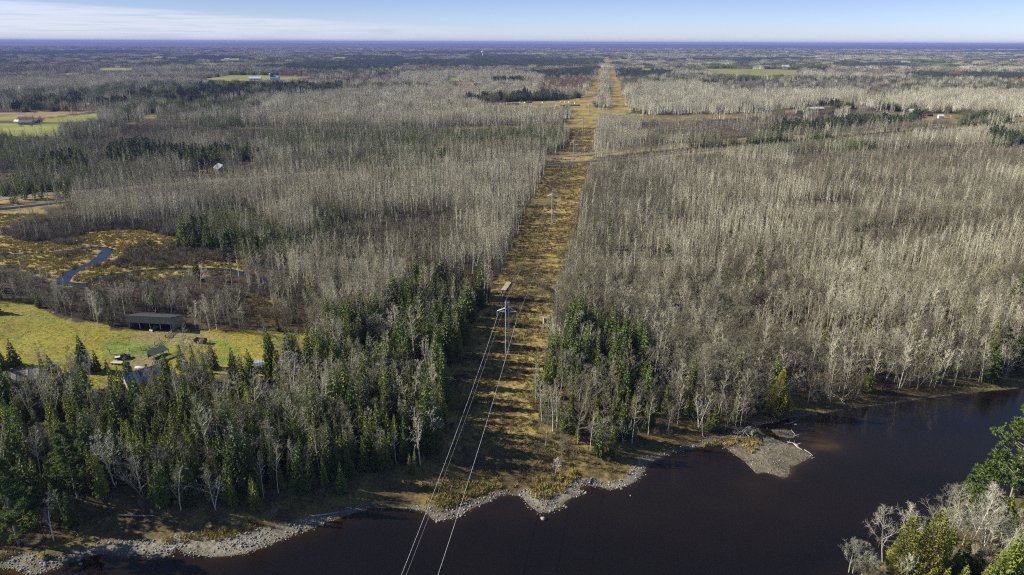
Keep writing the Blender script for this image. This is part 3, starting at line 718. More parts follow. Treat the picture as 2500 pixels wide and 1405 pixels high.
def gen_spruce(seed, h=15., R=2.6, step=.5, nbr=8, droop=.36, lo=.06, pw=.85, ragged=.25, fat=.42, thin=1.0):
    r = random.Random(seed); tk, cr = MB(), MB()
    tk.seg((0, 0, -.4), (0, 0, h * .6), .011 * h, .006 * h, 5); tk.seg((0, 0, h * .6), (0, 0, h), .006 * h, .015, 4)
    nw = int(h * (1 - lo) / step)
    for i in range(nw):
        t = lo + (1 - lo) * (i + .5 * r.random()) / nw
        rr = R * (1 - t) ** pw * (1 if t > lo + .1 else .6 + 4 * (t - lo))
        k = max(3, int(nbr * (.55 + .45 * (1 - t))))
        a0 = r.random() * 6.28
        for j in range(k):
            if r.random() > thin: continue
            az = a0 + 6.283 * j / k + r.gauss(0, .18); L = rr * r.uniform(1 - ragged, 1 + ragged) + .12
            z = h * t + r.gauss(0, step * .3)
            ca, sa = math.cos(az), math.sin(az)
            dr = droop * L * r.uniform(.5, 1.4) * (1.15 - t * 1.3)
            p0 = Vector((ca * L * .08, sa * L * .08, z)); p1 = Vector((ca * L * .6, sa * L * .6, z - dr * .75)); p2 = Vector((ca * L, sa * L, z - dr * .8 + .08 * L))
            w = L * fat * .5 + .08
            s = Vector((-sa, ca, r.gauss(0, .22)))
            hang = Vector((0, 0, -w * 1.05))
            cr.tri(p0, p1 + s * w + hang, p1 + Vector((0, 0, .06))); cr.tri(p0, p1 + Vector((0, 0, .06)), p1 - s * w + hang)
            cr.tri(p1 + s * w + hang, p2, p1 + Vector((0, 0, .06))); cr.tri(p1 + Vector((0, 0, .06)), p2, p1 - s * w + hang)
            for q in range(3):
                f = r.uniform(.35, .95); pp = p0 + (p2 - p0) * f; o = s * (w * r.choice((-1, 1)) * r.uniform(.4, 1.0))
                d = Vector((ca, sa, 0)) * (L * .22)
                cr.tri(pp + o * .2, pp + o + d * .5 + Vector((0, 0, -.15 - .32 * L)), pp + d + o * .5 + Vector((0, 0, .1)))
    for k in range(4):
        a = k * 1.57; cr.tri((0, 0, h + .35), (.16 * math.cos(a), .16 * math.sin(a), h - .7), (.16 * math.cos(a + 1.6), .16 * math.sin(a + 1.6), h - .7))
    return tk, cr
def gen_pine(seed, h=22., R=4.8, lo=.25, nlimb=46, ntuft=7, nn=11, tuft=.75, flat=.25):
    r = random.Random(seed); tk, cr = MB(), MB()
    bx, by = r.gauss(0, .3), r.gauss(0, .3)
    def at(t): return Vector((bx * math.sin(3 * t), by * math.sin(2.6 * t), h * t))
    for a, b_ in ((0, .3), (.3, .6), (.6, .85), (.85, 1)): tk.seg(at(a) - (Vector((0, 0, .4)) if a == 0 else Vector()), at(b_), .013 * h * (1 - .9 * a), .013 * h * (1 - .9 * b_), 6)
    for i in range(nlimb):
        t = lo + (1 - lo) * ((i + r.random()) / nlimb) ** .9
        az = r.random() * 6.283
        L = R * min(1, (1.06 - t) * 1.9) * r.uniform(.55, 1.15)
        elv = r.uniform(-.05, .35) + .5 * max(0, t - .7) * 2
        d = Vector((math.cos(az) * math.cos(elv), math.sin(az) * math.cos(elv), math.sin(elv)))
        p = at(t); m_ = p + d * L * .6; e = m_ + (d + Vector((0, 0, flat))).normalized() * L * .4
        tk.seg(p, m_, .05 + .003 * h * (1 - t), .045, 3); tk.seg(m_, e, .045, .02, 3)
        for k in range(ntuft):
            s = r.uniform(.3, 1.05); c = p + (e - p) * s + Vector((-d.y, d.x, 0)) * r.gauss(0, .28) * L * .5 + Vector((0, 0, r.gauss(.1, .12)))
            for q in range(nn):
                dd = (rvec(r) + Vector((0, 0, .55)) + d * .5).normalized()
                s2 = dd.cross(rvec(r)).normalized() * tuft * .15
                cr.tri(c - s2 + dd * .1, c + s2 + dd * .1, c + dd * tuft * r.uniform(.6, 1.15))
    return tk, cr
def gen_cedar(seed, h=11., R=2.6, n=2600, size=.42, pw=1.0, lo=.02, belly=.25):
    r = random.Random(seed); tk, cr = MB(), MB()
    tk.seg((0, 0, -.4), (0, 0, h * .9), .018 * h, .02, 5)
    for i in range(n):
        t = lo + (1 - lo) * (1 - math.sqrt(r.random()) * .995)
        az = r.random() * 6.283
        prof = min(1, (t + .08) / belly) ** .5 * (1 - t) ** pw
        lump = 1 + .16 * math.sin(3 * az + 7 * t + seed) + .12 * math.sin(5 * az - 13 * t)
        rr = R * prof * lump * math.sqrt(r.uniform(.68, 1.08)) + .05
        c = Vector((math.cos(az) * rr, math.sin(az) * rr, h * t + r.gauss(0, .12)))
        o = Vector((math.cos(az), math.sin(az), .7)) + rvec(r) * .7
        o.normalize(); s = o.cross(rvec(r)).normalized() * size * .4
        cr.tri(c - s, c + s, c + o * size * r.uniform(.6, 1.2))
    return tk, cr
def gen_shrub(seed, h=2.6, R=1.6, n=26, nt=4, tw=.045):
    r = random.Random(seed); mb = MB()
    for i in range(n):
        az = r.random() * 6.283; sp = r.uniform(.1, 1.0)
        p0 = Vector((r.gauss(0, .25), r.gauss(0, .25), -.1)); d = Vector((math.cos(az) * R * sp / h, math.sin(az) * R * sp / h, 1)).normalized()
        L = h * r.uniform(.65, 1.1)
        twig(mb, p0, d, L, tw * 1.6, r)
        for k in range(nt): twig(mb, p0 + d * L * r.uniform(.35, .8), d + rvec(r) * .7 + Vector((0, 0, .2)), L * r.uniform(.25, .45), tw, r)
    return mb
def gen_tuft(seed, R=.9, h=.8, n=34, lean=.5, w=.09):
    r = random.Random(seed); mb = MB()
    for i in range(n):
        a = r.random() * 6.283; q = R * math.sqrt(r.random()); b_ = Vector((q * math.cos(a), q * math.sin(a), -.05))
        d = Vector((r.gauss(.15, lean), r.gauss(0, lean), 1)).normalized()
        s = Vector((math.cos(a * 3), math.sin(a * 3), 0)) * w
        mb.tri(b_ - s, b_ + s, b_ + d * h * r.uniform(.6, 1.2))
    return mb
def gen_stone(seed, flat=.6):
    r = random.Random(seed); mb = MB()
    rings = [(-.9, .3), (-.35, .85), (.3, .9), (.8, .45)]
    n = 6
    for z, q in rings:
        for i in range(n):
            a = 6.283 * i / n; k = q * r.uniform(.8, 1.15); mb.v.append((k * math.cos(a), k * .8 * math.sin(a), z * flat * r.uniform(.9, 1.1)))
    for j in range(3):
        for i in range(n): mb.f.append((j * n + i, j * n + (i + 1) % n, (j + 1) * n + (i + 1) % n, (j + 1) * n + i)); mb.m.append(0)
    mb.f.append(tuple(range(3 * n, 4 * n))); mb.m.append(0)
    return mb
def joined(tk, cr, name, mats):
    mb = MB(); mb.add(tk); mb.add(cr, moff=1)
    return mb.mesh(name, mats)

# prototypes: near ones are used for single trees (trunk + crown), 'far' ones only for the masses
KM = {'aspen': ('aspen_bark', 'aspen_twig'), 'birch': ('birch_bark', 'birch_twig'), 'ash': ('ash_bark', 'ash_twig'), 'spruce': ('conifer_bark', 'spruce_needles'),
      'fir': ('conifer_bark', 'fir_needles'), 'larch': ('conifer_bark', 'larch_needles'), 'plantation': ('conifer_bark', 'plantation_needles'), 'pine': ('conifer_bark', 'redpine_needles')}
H0 = {'aspen': 17., 'birch': 14., 'ash': 12., 'spruce': 16., 'fir': 11., 'larch': 12., 'plantation': 11., 'pine': 16.}
NEAR = {}
NEAR['aspen'] = [gen_aspen(i, 17, 28, 17, tw=.04, lean=.045) for i in range(6)] + [gen_aspen(20 + i, 17, 30, 17, tw=.04, lo=.3, lean=.07) for i in range(2)]
NEAR['birch'] = [gen_spread(40 + i, 14, .32, .36, 9, 5, 3, 2, r0=.15, tw=.05, up=.8, multi=1 + i % 3) for i in range(6)]
NEAR['ash'] = [gen_spread(60 + i, 12, .2, .54, 9, 5, 4, 3, r0=.14, tw=.042, up=.3, multi=1 + i % 2, lean=.05) for i in range(6)]
NEAR['spruce'] = [gen_spruce(80 + i, 16, 2.7 + .25 * (i % 3), .52, 9) for i in range(5)]
NEAR['fir'] = [gen_spruce(90 + i, 11, 1.45 + .15 * (i % 3), .42, 7, droop=.12, fat=.5, pw=.8) for i in range(5)]
MIDL = {}
MIDL['aspen'] = [gen_aspen(120 + i, 17, 24, 5, False, tw=.046, r0=.17, lo=.36, lean=.045, el=(40, 74)) for i in range(6)]
MIDL['birch'] = [gen_spread(140 + i, 14, .3, .36, 7, 4, 2, 1, r0=.17, tw=.08, up=.8) for i in range(4)]
MIDL['ash'] = [gen_spread(160 + i, 12, .2, .54, 8, 5, 3, 1, r0=.14, tw=.065) for i in range(4)]
MIDL['spruce'] = [gen_spruce(180 + i, 16, 2.7, .9, 7) for i in range(3)]
MIDL['fir'] = [gen_spruce(190 + i, 11, 1.5, .7, 6, droop=.12) for i in range(3)]
MIDL['larch'] = [gen_spruce(200 + i, 12, 1.8, .9, 6, droop=.05, thin=.7) for i in range(3)]
MIDL['plantation'] = [gen_spruce(210 + i, 11, 1.9, .8, 6) for i in range(3)]
MIDL['pine'] = [gen_pine(220 + i, 16, 3.4, .3, 26, 4, 6, tuft=1.1) for i in range(3)]
FARASP = [gen_aspen(130 + i, 17, 13, 2, False, tw=.085, r0=.27, lo=.4, lean=.04, el=(50, 80)) for i in range(5)]
def clump(kind, seed, size, n, small):
    r = random.Random(seed); tk, cr = MB(), MB()
    h0 = H0[kind]
    for i in range(n):
        x, y = r.uniform(-.5, .5) * size, r.uniform(-.5, .5) * size; s = r.uniform(.75, 1.12)
        if not small:
            a, b_ = r.choice(FARASP if kind == 'aspen' else MIDL[kind])
            tk.add(a, (x, y, 0), s, r.random() * 6); cr.add(b_, (x, y, 0), s, r.random() * 6)
        else:
            h = h0 * s; R = {'aspen': 1.3, 'ash': 2.0}.get(kind, 1.7)
            if kind in ('aspen', 'ash'):
                tk.tri((x - .2, y - .2, 0), (x + .2, y + .2, 0), (x, y, h))
                for k in range(6):
                    a = r.random() * 6.28; z = h * r.uniform(.4, .8); q = r.uniform(.4, 1) * R
                    c = Vector((x, y, z)); e = Vector((x + q * math.cos(a), y + q * math.sin(a), z + h * .22))
                    sd = Vector((-math.sin(a), math.cos(a), r.gauss(0, .4))) * .16
                    cr.tri(c - sd, c + sd, e)
            else:
                for k in range(3):
                    z = h * (.1 + .28 * k); q = R * (1 - .3 * k) * r.uniform(.8, 1.2); a0 = r.random() * 6
                    ring = [(x + q * math.cos(a0 + 1.257 * j), y + q * math.sin(a0 + 1.257 * j), z + r.gauss(0, .3)) for j in range(5)]
                    for j in range(5): cr.tri(ring[j], ring[(j + 1) % 5], (x, y, min(h, z + h * .45)))
    return tk, cr

# ------------------------------------------------------------------ where trees stand
def kindmap(x, y, px, py, r1):
    """class of woodland at ground points (0 = open)"""
    c = np.full(x.shape, 1)
    a = fbm(x / 75 + 3, y / 75 + 7, 3); b_ = fbm(x / 130 + 40, y / 130 + 12, 3); e = fbm(x / 42 + 90, y / 42 + 70, 3)
    c[(a > .545) | (e > .64)] = 3
    c[b_ > .64] = 9
    right = (px > 1400) & (py > 375)
    c[right] = 2
    c[right & ((a > .575) | (e > .63))] = 3
    farz = py < 235
    fa = fbm(x / 650 + 7, y / 270 + 2, 4); fb = fbm(x / 800 + 60, y / 300 + 30, 4)
    c[farz] = 1
    c[farz & (fa > .50)] = 3
    c[farz & (fb > .545)] = 9
    c[farz & (fb < .37)] = 8
    c[farz & (fa < .33) & (py < 160)] = 7
    c[inpoly(px, py, BEHIND_BARN)] = 10
    c[inpoly(px, py, HARD_R)] = 3
    c[anyin(px, py, PALE)] = 15
    c[anyin(px, py, BRUSH)] = 6
    c[anyin(px, py, MIXED)] = 9
    c[anyin(px, py, DENSE)] = 15
    c[inpoly(px, py, WOOD)] = 4
    c[inpoly(px, py, SPRUCES_L)] = 5
    c[inpoly(px, py, SPRUCES_R)] = 16
    c[anyin(px, py, R1)] = 5
    c[anyin(px, py, EDGE)] = 18
    c[anyin(px, py, BIRCHY)] = 17
    c[inpoly(px, py, SHORE_R)] = 11
    c[anyin(px, py, DARK)] = 12
    c[anyin(px, py, PLANT)] = 7
    c[anyin(px, py, LARCH)] = 8
    c[anyin(px, py, GOLD)] = 13
    c[inpoly(px, py, FIELD)] = 0
    c[anyin(px, py, [MARSH, MARSH2, MARSH3])] = 0
    c[anyin(px, py, FIELDS + BARE)] = 0
    c[inpoly(px, py, CORRIDOR)] = 0
    c[inpoly(px, py, STRIP)] = 14
    c[anyin(px, py, GAPS + [SPIT])] = 0
    c[segdist(x, y, ROAD) < np.where(px > 1330, 13, np.where(px < 170, 11, 6))] = 0
    c[(segdist(x, y, RAIL) < np.where((px > 1330) | (px < 160), 9, 5))] = 0
    c[(segdist(x, y, LANE) < 9)] = 0
    return c
#            aspen birch ash spruce fir larch plantation pine ; height range factor, density
TABLE = {1: ([.74, .05, .16, .025, .025, 0, 0, 0], (.7, 1.12), 1), 2: ([.86, .015, .10, .005, .02, 0, 0, 0], (.58, .98), 1.05), 3: ([.14, .03, .79, .01, .03, 0, 0, 0], (.75, 1.12), .85),
         4: ([.04, .08, .13, .16, .59, 0, 0, 0], (.75, 1.35), 1.0), 18: ([.03, .06, .08, .58, .25, 0, 0, 0], (1.1, 1.5), .95), 5: ([.05, .12, .24, .34, .25, 0, 0, 0], (.85, 1.35), .72), 6: ([.14, .01, .66, .01, .02, 0, 0, 0], (.45, .75), .8), 16: ([.07, .05, .40, .10, .38, 0, 0, 0], (.62, 1.1), .8), 17: ([.12, .42, .16, .06, .24, 0, 0, 0], (.75, 1.15), .95), 15: ([.94, .02, .03, .0, .01, 0, 0, 0], (.85, 1.05), 1.15),
         7: ([0, 0, 0, .05, 0, 0, .95, 0], (.85, 1.05), 1.1), 8: ([.1, 0, .2, 0, 0, .7, 0, 0], (.5, .8), 1), 9: ([.18, .02, .36, .30, .14, 0, 0, 0], (.65, 1.05), 1),
         10: ([.25, .18, .50, .02, .05, 0, 0, 0], (.45, .9), .6), 11: ([.40, .08, .45, .02, .05, 0, 0, 0], (.7, 1.0), .75), 12: ([.03, .03, .08, .55, .06, 0, 0, .25], (.7, 1.1), .9),
         13: ([0, 0, 0, 0, 0, 1, 0, 0], (.9, 1.1), .8), 14: ([.85, .05, .05, .05, 0, 0, 0, 0], (.85, 1.0), 1.3)}
KINDS = ['aspen', 'birch', 'ash', 'spruce', 'fir', 'larch', 'plantation', 'pine']
def scatter(y0, y1, step, wide, marg):
    y0, y1, step = float(y0), float(y1), float(step)
    gy_ = np.arange(y0, y1, step)
    X, Y = [], []
    for yv in gy_:
        hw = wide * yv + marg
        xs = np.arange(-hw, hw, step, dtype=float)
        X.append(xs); Y.append(np.full(len(xs), yv))
    X = np.concatenate(X); Y = np.concatenate(Y)
    X = X + (rng.random(len(X)) - .5) * step * 1.1; Y = Y + (rng.random(len(Y)) - .5) * step * 1.1
    return X, Y
def scatter_px(y0, y1, step):
    return scatter(y0, y1, step, .80, 70)
CREEK_VIEW = [MARSH, MARSH2, [(1100, 330), (1390, 330), (1385, 300), (1180, 268), (1400, 245), (1190, 250)]]
KEEP_OUT = []      # (x, y, radius) filled by the buildings below before planting
def plant(y0, y1, step, jitter=True):
    X, Y = scatter_px(y0, y1, step)
    d = river_dist(X, Y)
    Z = height(X, Y, d)
    jx = (fbm(X / 7, Y / 7, 3) - .5) * 5; jy = (fbm(X / 7 + 50, Y / 7 + 31, 3) - .5) * 5
    px, py = proj(X + jx, Y + jy, Z)
    r1 = rng.random(len(X))
    c = kindmap(X, Y, px, py, r1)
    nb = inpoly(px, py, NEARBANK); c[nb] = 0
    if y0 < 480:
        c[(d < np.where(X < 0, 12.5, np.where(X > 60, 4.5, 9))) & (d < 60)] = 0
        m = (Y > 180) & (Y < 560); cd_ = np.full(X.shape, 99.); cd_[m] = creek_dist(X[m], Y[m]); c[cd_ < 2] = 0
    for (kx, ky, kr) in KEEP_OUT: c[(X - kx) ** 2 + (Y - ky) ** 2 < kr * kr] = 0
    dens_ = np.array([TABLE[k][2] if k else 0 for k in range(19)])[c]
    gap = .35 + .65 * sstep(fbm(X / 17 + 33, Y / 17 + 5, 3), .30, .46)
    ok = (c > 0) & (rng.random(len(X)) < dens_ * gap)
    X, Y, Z, c, px, py, d = X[ok], Y[ok], Z[ok], c[ok], px[ok], py[ok], d[ok]
    k = np.zeros(len(X), int); hf = np.ones(len(X))
    for cc in np.unique(c):
        i = np.where(c == cc)[0]; p, (lo, hi), _ = TABLE[cc]
        p = np.array(p, float); rest = 1 - p.sum()
        pp = np.append(p, max(rest, 0)); pp /= pp.sum()
        k[i] = rng.choice(len(pp), len(i), p=pp); hf[i] = rng.uniform(lo, hi, len(i))
    hf = hf * (.82 + .36 * fbm(X / 28 + 70, Y / 28 + 20, 3))
    hf = np.where((d < 24) & (d > 0) & (X < 0), hf * (.72 + .28 * np.clip((d - 12) / 8, 0, 1)), hf)
    near_rail = (px > 1440) & (segdist(X, Y, RAIL) < 70) & (Y < np.interp(X, RAIL[:, 0], RAIL[:, 1]))
    hf = np.where(near_rail, hf * (.4 + .6 * np.clip(segdist(X, Y, RAIL) / 70, 0, 1)), hf)
    hpx = hf * np.array(list(H0.values()) + [0])[np.minimum(k, 8)] * F0 / np.sqrt(X ** 2 + Y ** 2 + CAMZ ** 2)
    opens = FIELDS + BARE
    for fr in (.9, .5):
        hit = anyin(px, py - hpx * fr, opens)
        hf = np.where(hit & (rng.random(len(X)) < np.where(Y > 900, .93, .75)), 0, hf)
        hit = anyin(px, py - hpx * fr, YARD_VIEW); hf = np.where(hit & (rng.random(len(X)) < .8), 0, hf)
        hit = anyin(px, py - hpx * fr, CREEK_VIEW) & (py > 560); hf = np.where(hit & (rng.random(len(X)) < .72), 0, hf)
    ok = (k < len(KINDS)) & (hf > 0)
    return X[ok], Y[ok], Z[ok], k[ok], hf[ok], c[ok], px[ok], py[ok]

# ------------------------------------------------------------------ power line
def pt(px, py): return G(np.array(float(px)), np.array(float(py)))
P1, P2 = pt(1238, 868), pt(1348.5, 545)
LD = (P2 - P1)[:2]; SPAN = np.hypot(*LD); LD = LD / SPAN
LINE_RZ = math.atan2(LD[1], LD[0]) - math.pi / 2
NLD = np.array([-LD[1], LD[0]])
def lattice(mb, z0, z1, w0, w1, r, step):
    n = max(1, int(round((z1 - z0) / step)))
    for i in range(n):
        a, b_ = z0 + (z1 - z0) * i / n, z0 + (z1 - z0) * (i + 1) / n
        wa, wb = w0 + (w1 - w0) * i / n, w0 + (w1 - w0) * (i + 1) / n
        ca = [(-wa, -wa), (wa, -wa), (wa, wa), (-wa, wa)]; cb = [(-wb, -wb), (wb, -wb), (wb, wb), (-wb, wb)]
        for k in range(4):
            j = (k + 1) % 4
            if (i + k) % 2: mb.seg((*ca[k], a), (*cb[j], b_), r, r, 3)
            else: mb.seg((*ca[j], a), (*cb[k], b_), r, r, 3)
            mb.seg((*cb[k], b_), (*cb[j], b_), r * .8, r * .8, 3)
def make_pylon(k=1.0):
    H = 22.6; w = .62; parts = []
    for sx, sy in ((-1, -1), (1, -1), (1, 1), (-1, 1)):
        m_ = MB(); m_.seg((sx * .34, sy * .34, 0), (sx * w, sy * w, 2.2), .07 * k, .07 * k, 4); m_.seg((sx * w, sy * w, 2.2), (sx * w, sy * w, H), .07 * k, .06 * k, 4)
        parts.append(('leg', m_, 'steel'))
    m_ = MB(); lattice(m_, .3, 2.2, .36, w, .03 * k, .95); lattice(m_, 2.2, H, w, w, .03 * k, .85); parts.append(('bracing', m_, 'steel'))
    m_ = MB(); zt, zl, xa = 20.0, 18.5, 3.85
    for s in (-1, 1):
        for sy in (-w, w):
            m_.seg((s * w, sy, zt), (s * xa, 0, zl), .06 * k, .06 * k, 4); m_.seg((s * w, sy, zl - .1), (s * xa, 0, zl), .06 * k, .06 * k, 4)
            for f in (.3, .62): m_.seg((s * (w + (xa - w) * f), sy * (1 - f), zl - .1 * (1 - f)), (s * (w + (xa - w) * f), sy * (1 - f), zt + (zl - zt) * f), .035 * k, .035 * k, 3)
    parts.append(('crossarm', m_, 'steel'))
    for s in (-1, 1):
        m_ = MB()
        for i in range(12): m_.seg((s * xa, 0, zl - .15 - i * .19), (s * xa, 0, zl - .3 - i * .19), .15 * k, .11 * k, 6, cap=True)
        m_.seg((s * xa, 0, zl), (s * xa, 0, zl - 2.55), .045 * k, .045 * k, 4); parts.append(('insulator', m_, 'insulator'))
    m_ = MB(); m_.box((-.2, -w - .03, 11.2), (.5, .05, .7)); parts.append(('number_plate', m_, 'metal_light'))
    m_ = MB(); m_.box((0, 0, .1), (1.1, 1.1, .5)); parts.append(('footing', m_, 'stone'))
    return [(n_, q.mesh('pylon_' + n_, [M[mm_]])) for n_, q, mm_ in parts]
PY = [make_pylon(1.0), make_pylon(1.5)]
pyl_d = [0, SPAN, SPAN * 2.24, SPAN * 3.30, SPAN * 4.4, SPAN * 5.6, SPAN * 6.9, SPAN * 8.2, SPAN * 9.6]
PLAB = ['tall steel lattice pylon in the strip nearest the river', 'steel lattice pylon halfway along the strip below the railway', 'steel lattice pylon standing against the wood edge just past the highway',
        'faint lattice pylon on the golden slope beyond the highway', 'far lattice pylon beside the timber yard clearing', 'far lattice pylon at the near end of the tree-lined double cut',
        'distant lattice pylon in the left lane of the double cut', 'very distant lattice pylon before the dark plantation', 'tiniest lattice pylon near the end of the cut']
towers = []
for i, dd_ in enumerate(pyl_d):
    q = P1[:2] + LD * dd_
    z = float(height(np.array([q[0]]), np.array([q[1]]))[0]); towers.append((q[0], q[1], z))
    e = empty('lattice_pylon', (q[0], q[1], z), LINE_RZ, PLAB[i], 'pylon', 'pylons of the power line')
    for n_, me_ in PY[0 if i == 0 else 1]: put(n_, me_, e)
def wire(off, zoff, r, m_, label, n0=0):
    mb = MB()
    pts_ = [(P1[0] - LD[0] * 246 + NLD[0] * off, P1[1] - LD[1] * 246 + NLD[1] * off, -2 + zoff)] + [(a + NLD[0] * off, b_ + NLD[1] * off, c + zoff) for a, b_, c in towers]
    for j in range(len(pts_) - 1):
        a, b_ = Vector(pts_[j]), Vector(pts_[j + 1]); L = (b_ - a).length; sag = (6.6 if j == 0 else 5.0) * (L / 246) ** 2
        prev = a; rr = r * (1 if j == 0 else .55)
        for s in range(1, 25):
            t = s / 24; p = a.lerp(b_, t); p.z -= sag * 4 * t * (1 - t); mb.seg(prev, p, rr, rr, 4); prev = p
    tag(mb.obj('power_line', M[m_]), label, 'power line')
wire(3.85, 15.95, .042, 'wire', 'pale conductor hanging from the left arm of each lattice pylon')
wire(-3.85, 15.95, .042, 'wire', 'pale conductor hanging from the right arm of each lattice pylon')
wire(.5, 22.5, .035, 'wire_dark', 'thin dark shield wire running between the pylon tops')

# ------------------------------------------------------------------ buildings
def gable(px, py, w, d, eave, rise, rz, name, label, cat, wall, roof, group=None, over=.4, wins=(), chim=None, panels=0, door=None, keep=None, stripes=False):
    """house with its ridge along local x; (px, py) = middle of its footprint on the photograph"""
    p = pt(px, py)
    e = empty(name, tuple(p), rz, label, cat, group)
    KEEP_OUT.append((p[0], p[1], keep or max(w, d) * .62 + 3))
    m_ = MB(); m_.box((0, 0, eave / 2 - .3), (w, d, eave + .6))
    for s in (-1, 1): m_.tri((s * w / 2, -d / 2, eave), (s * w / 2, d / 2, eave), (s * w / 2, 0, eave + rise))
    m_.obj('wall', wall, e)
    L = math.hypot(d / 2, rise); ux, uz = (d / 2) / L, rise / L
    npan = max(1, panels)
    pw = (w + 2 * over) / npan
    for s in (-1, 1):
        m_ = MB()
        y1, z1 = s * (d / 2 + over * ux), eave - over * uz
        th = .14
        a = [(-pw / 2 + .015, 0, eave + rise + .03), (pw / 2 - .015, 0, eave + rise + .03), (pw / 2 - .015, y1, z1 + .03), (-pw / 2 + .015, y1, z1 + .03)]
        b_ = [(x, y, z + th) for x, y, z in a]
        m_.quad(*b_); m_.quad(*a[::-1])
        for i in range(4): m_.quad(a[i], a[(i + 1) % 4], b_[(i + 1) % 4], b_[i])
        if npan > 1: m_.seg((-pw / 2 + .03, 0, eave + rise + .03 + th), (-pw / 2 + .03, y1, z1 + .03 + th), .05, .05, 4)
        mats_ = roof if isinstance(roof, tuple) else (roof,)
        mesh_ = [m_.mesh('roof_panel', [q]) for q in mats_]
        for i in range(npan): put('roof_panel' if npan > 1 else 'roof', mesh_[i % len(mesh_)], e, (-(w / 2 + over) + pw * (i + .5), 0, .002 * (i % 2)))
    m_ = MB(); m_.seg((-w / 2 - over, 0, eave + rise + .16), (w / 2 + over, 0, eave + rise + .16), .09, .09, 4, cap=True); m_.obj('ridge_cap', roof[0] if isinstance(roof, tuple) else roof, e)
    for (side, x, z, ww, hh) in wins:
        f = MB(); g = MB()
        if side in 'fb':
            y = (-d / 2 - .03) if side == 'f' else (d / 2 + .03)
            f.box((x, y, z), (ww + .2, .08, hh + .2)); g.box((x, y * 1.004 + (-.03 if side == 'f' else .03), z), (ww, .06, hh))
        else:
            xx_ = (w / 2 + .03) * (1 if side == 'r' else -1)
            f.box((xx_, x, z), (.08, ww + .2, hh + .2)); g.box((xx_ + (.03 if side == 'r' else -.03), x, z), (.06, ww, hh))
        fo = f.obj('window', M['white_wall'], e); g.obj('pane', M['glass'], fo)
    if door:
        m_ = MB(); m_.box((door[0], -d / 2 - .05, door[2] / 2), (door[1], .08, door[2])); m_.obj('door', door[3], e)
    if chim:
        m_ = MB(); m_.box((chim[0], chim[1], eave + rise + .3), (.7, .7, 1.8)); m_.obj('chimney', M['brown_wall'], e)
    return e

# open-front pole barn
a, b_ = pt(316, 803), pt(421, 808)
bw = float(np.hypot(*(b_ - a)[:2])); brz = math.atan2(b_[1] - a[1], b_[0] - a[0])
BARN = empty('pole_barn', tuple(a), brz, 'long grey metal pole barn with open dark front at the meadow edge', 'barn')
bd, bh, bk = 8.2, 6.1, 3.9
KEEP_OUT += [(a[0] + bw * f, a[1] + 5, 9.5) for f in (.1, .5, .9)] + [(b_[0] + 5, b_[1] + 4, 5)]
npn = 20; pw = (bw + 1.0) / npn
m_ = MB(); m_.box((0, 0, 0), (pw - .03, .06, 3.0)); m_.box((-pw / 2 + .08, -.05, 0), (.09, .06, 3.0)); me_ = m_.mesh('barn_panel', [M['metal_grey']])
for i in range(npn): put('panel', me_, BARN, (-.5 + pw * (i + .5), -.5, 4.62))
for i in range(8):
    hp = bh - .12 + (bk - bh) * (i + 1) / 8; m_ = MB(); m_.box((0, 0, 0), (.06, bd / 8 - .03, hp)); me_ = m_.mesh('barn_side_panel', [M['metal_grey']])
    put('panel', me_, BARN, (bw + .48, -.45 + bd / 8 * (i + .5), hp / 2)); put('panel', me_, BARN, (0, -.45 + bd / 8 * (i + .5), hp / 2))
m_ = MB(); m_.box((bw / 2, bd - .6, bk / 2), (bw, .1, bk)); m_.obj('back_wall', M['metal_dark'], BARN)
m_ = MB(); m_.box((0, 0, 0), (pw - .02, bd + .7, .1)); m_.box((-pw / 2 + .06, 0, .06), (.09, bd + .7, .07)); me_ = m_.mesh('barn_roof_panel', [M['metal_dark']])
for i in range(npn):
    o = put('roof_panel', me_, BARN, (-.5 + pw * (i + .5), bd / 2 - .4, (bh + bk) / 2 + .1)); o.rotation_euler = (-math.atan2(bh - bk, bd), 0, 0)
m_ = MB(); m_.box((0, 0, 1.8), (.22, .22, 3.6)); me_ = m_.mesh('barn_post', [M['wood']])
for i in range(5): put('post', me_, BARN, (.4 + (bw - .8) * i / 4, -.1, 0))
m_ = MB(); m_.box((bw / 2, 5.2, 3.6), (bw - .4, .15, .3)); m_.obj('beam', M['wood_dark'], BARN)
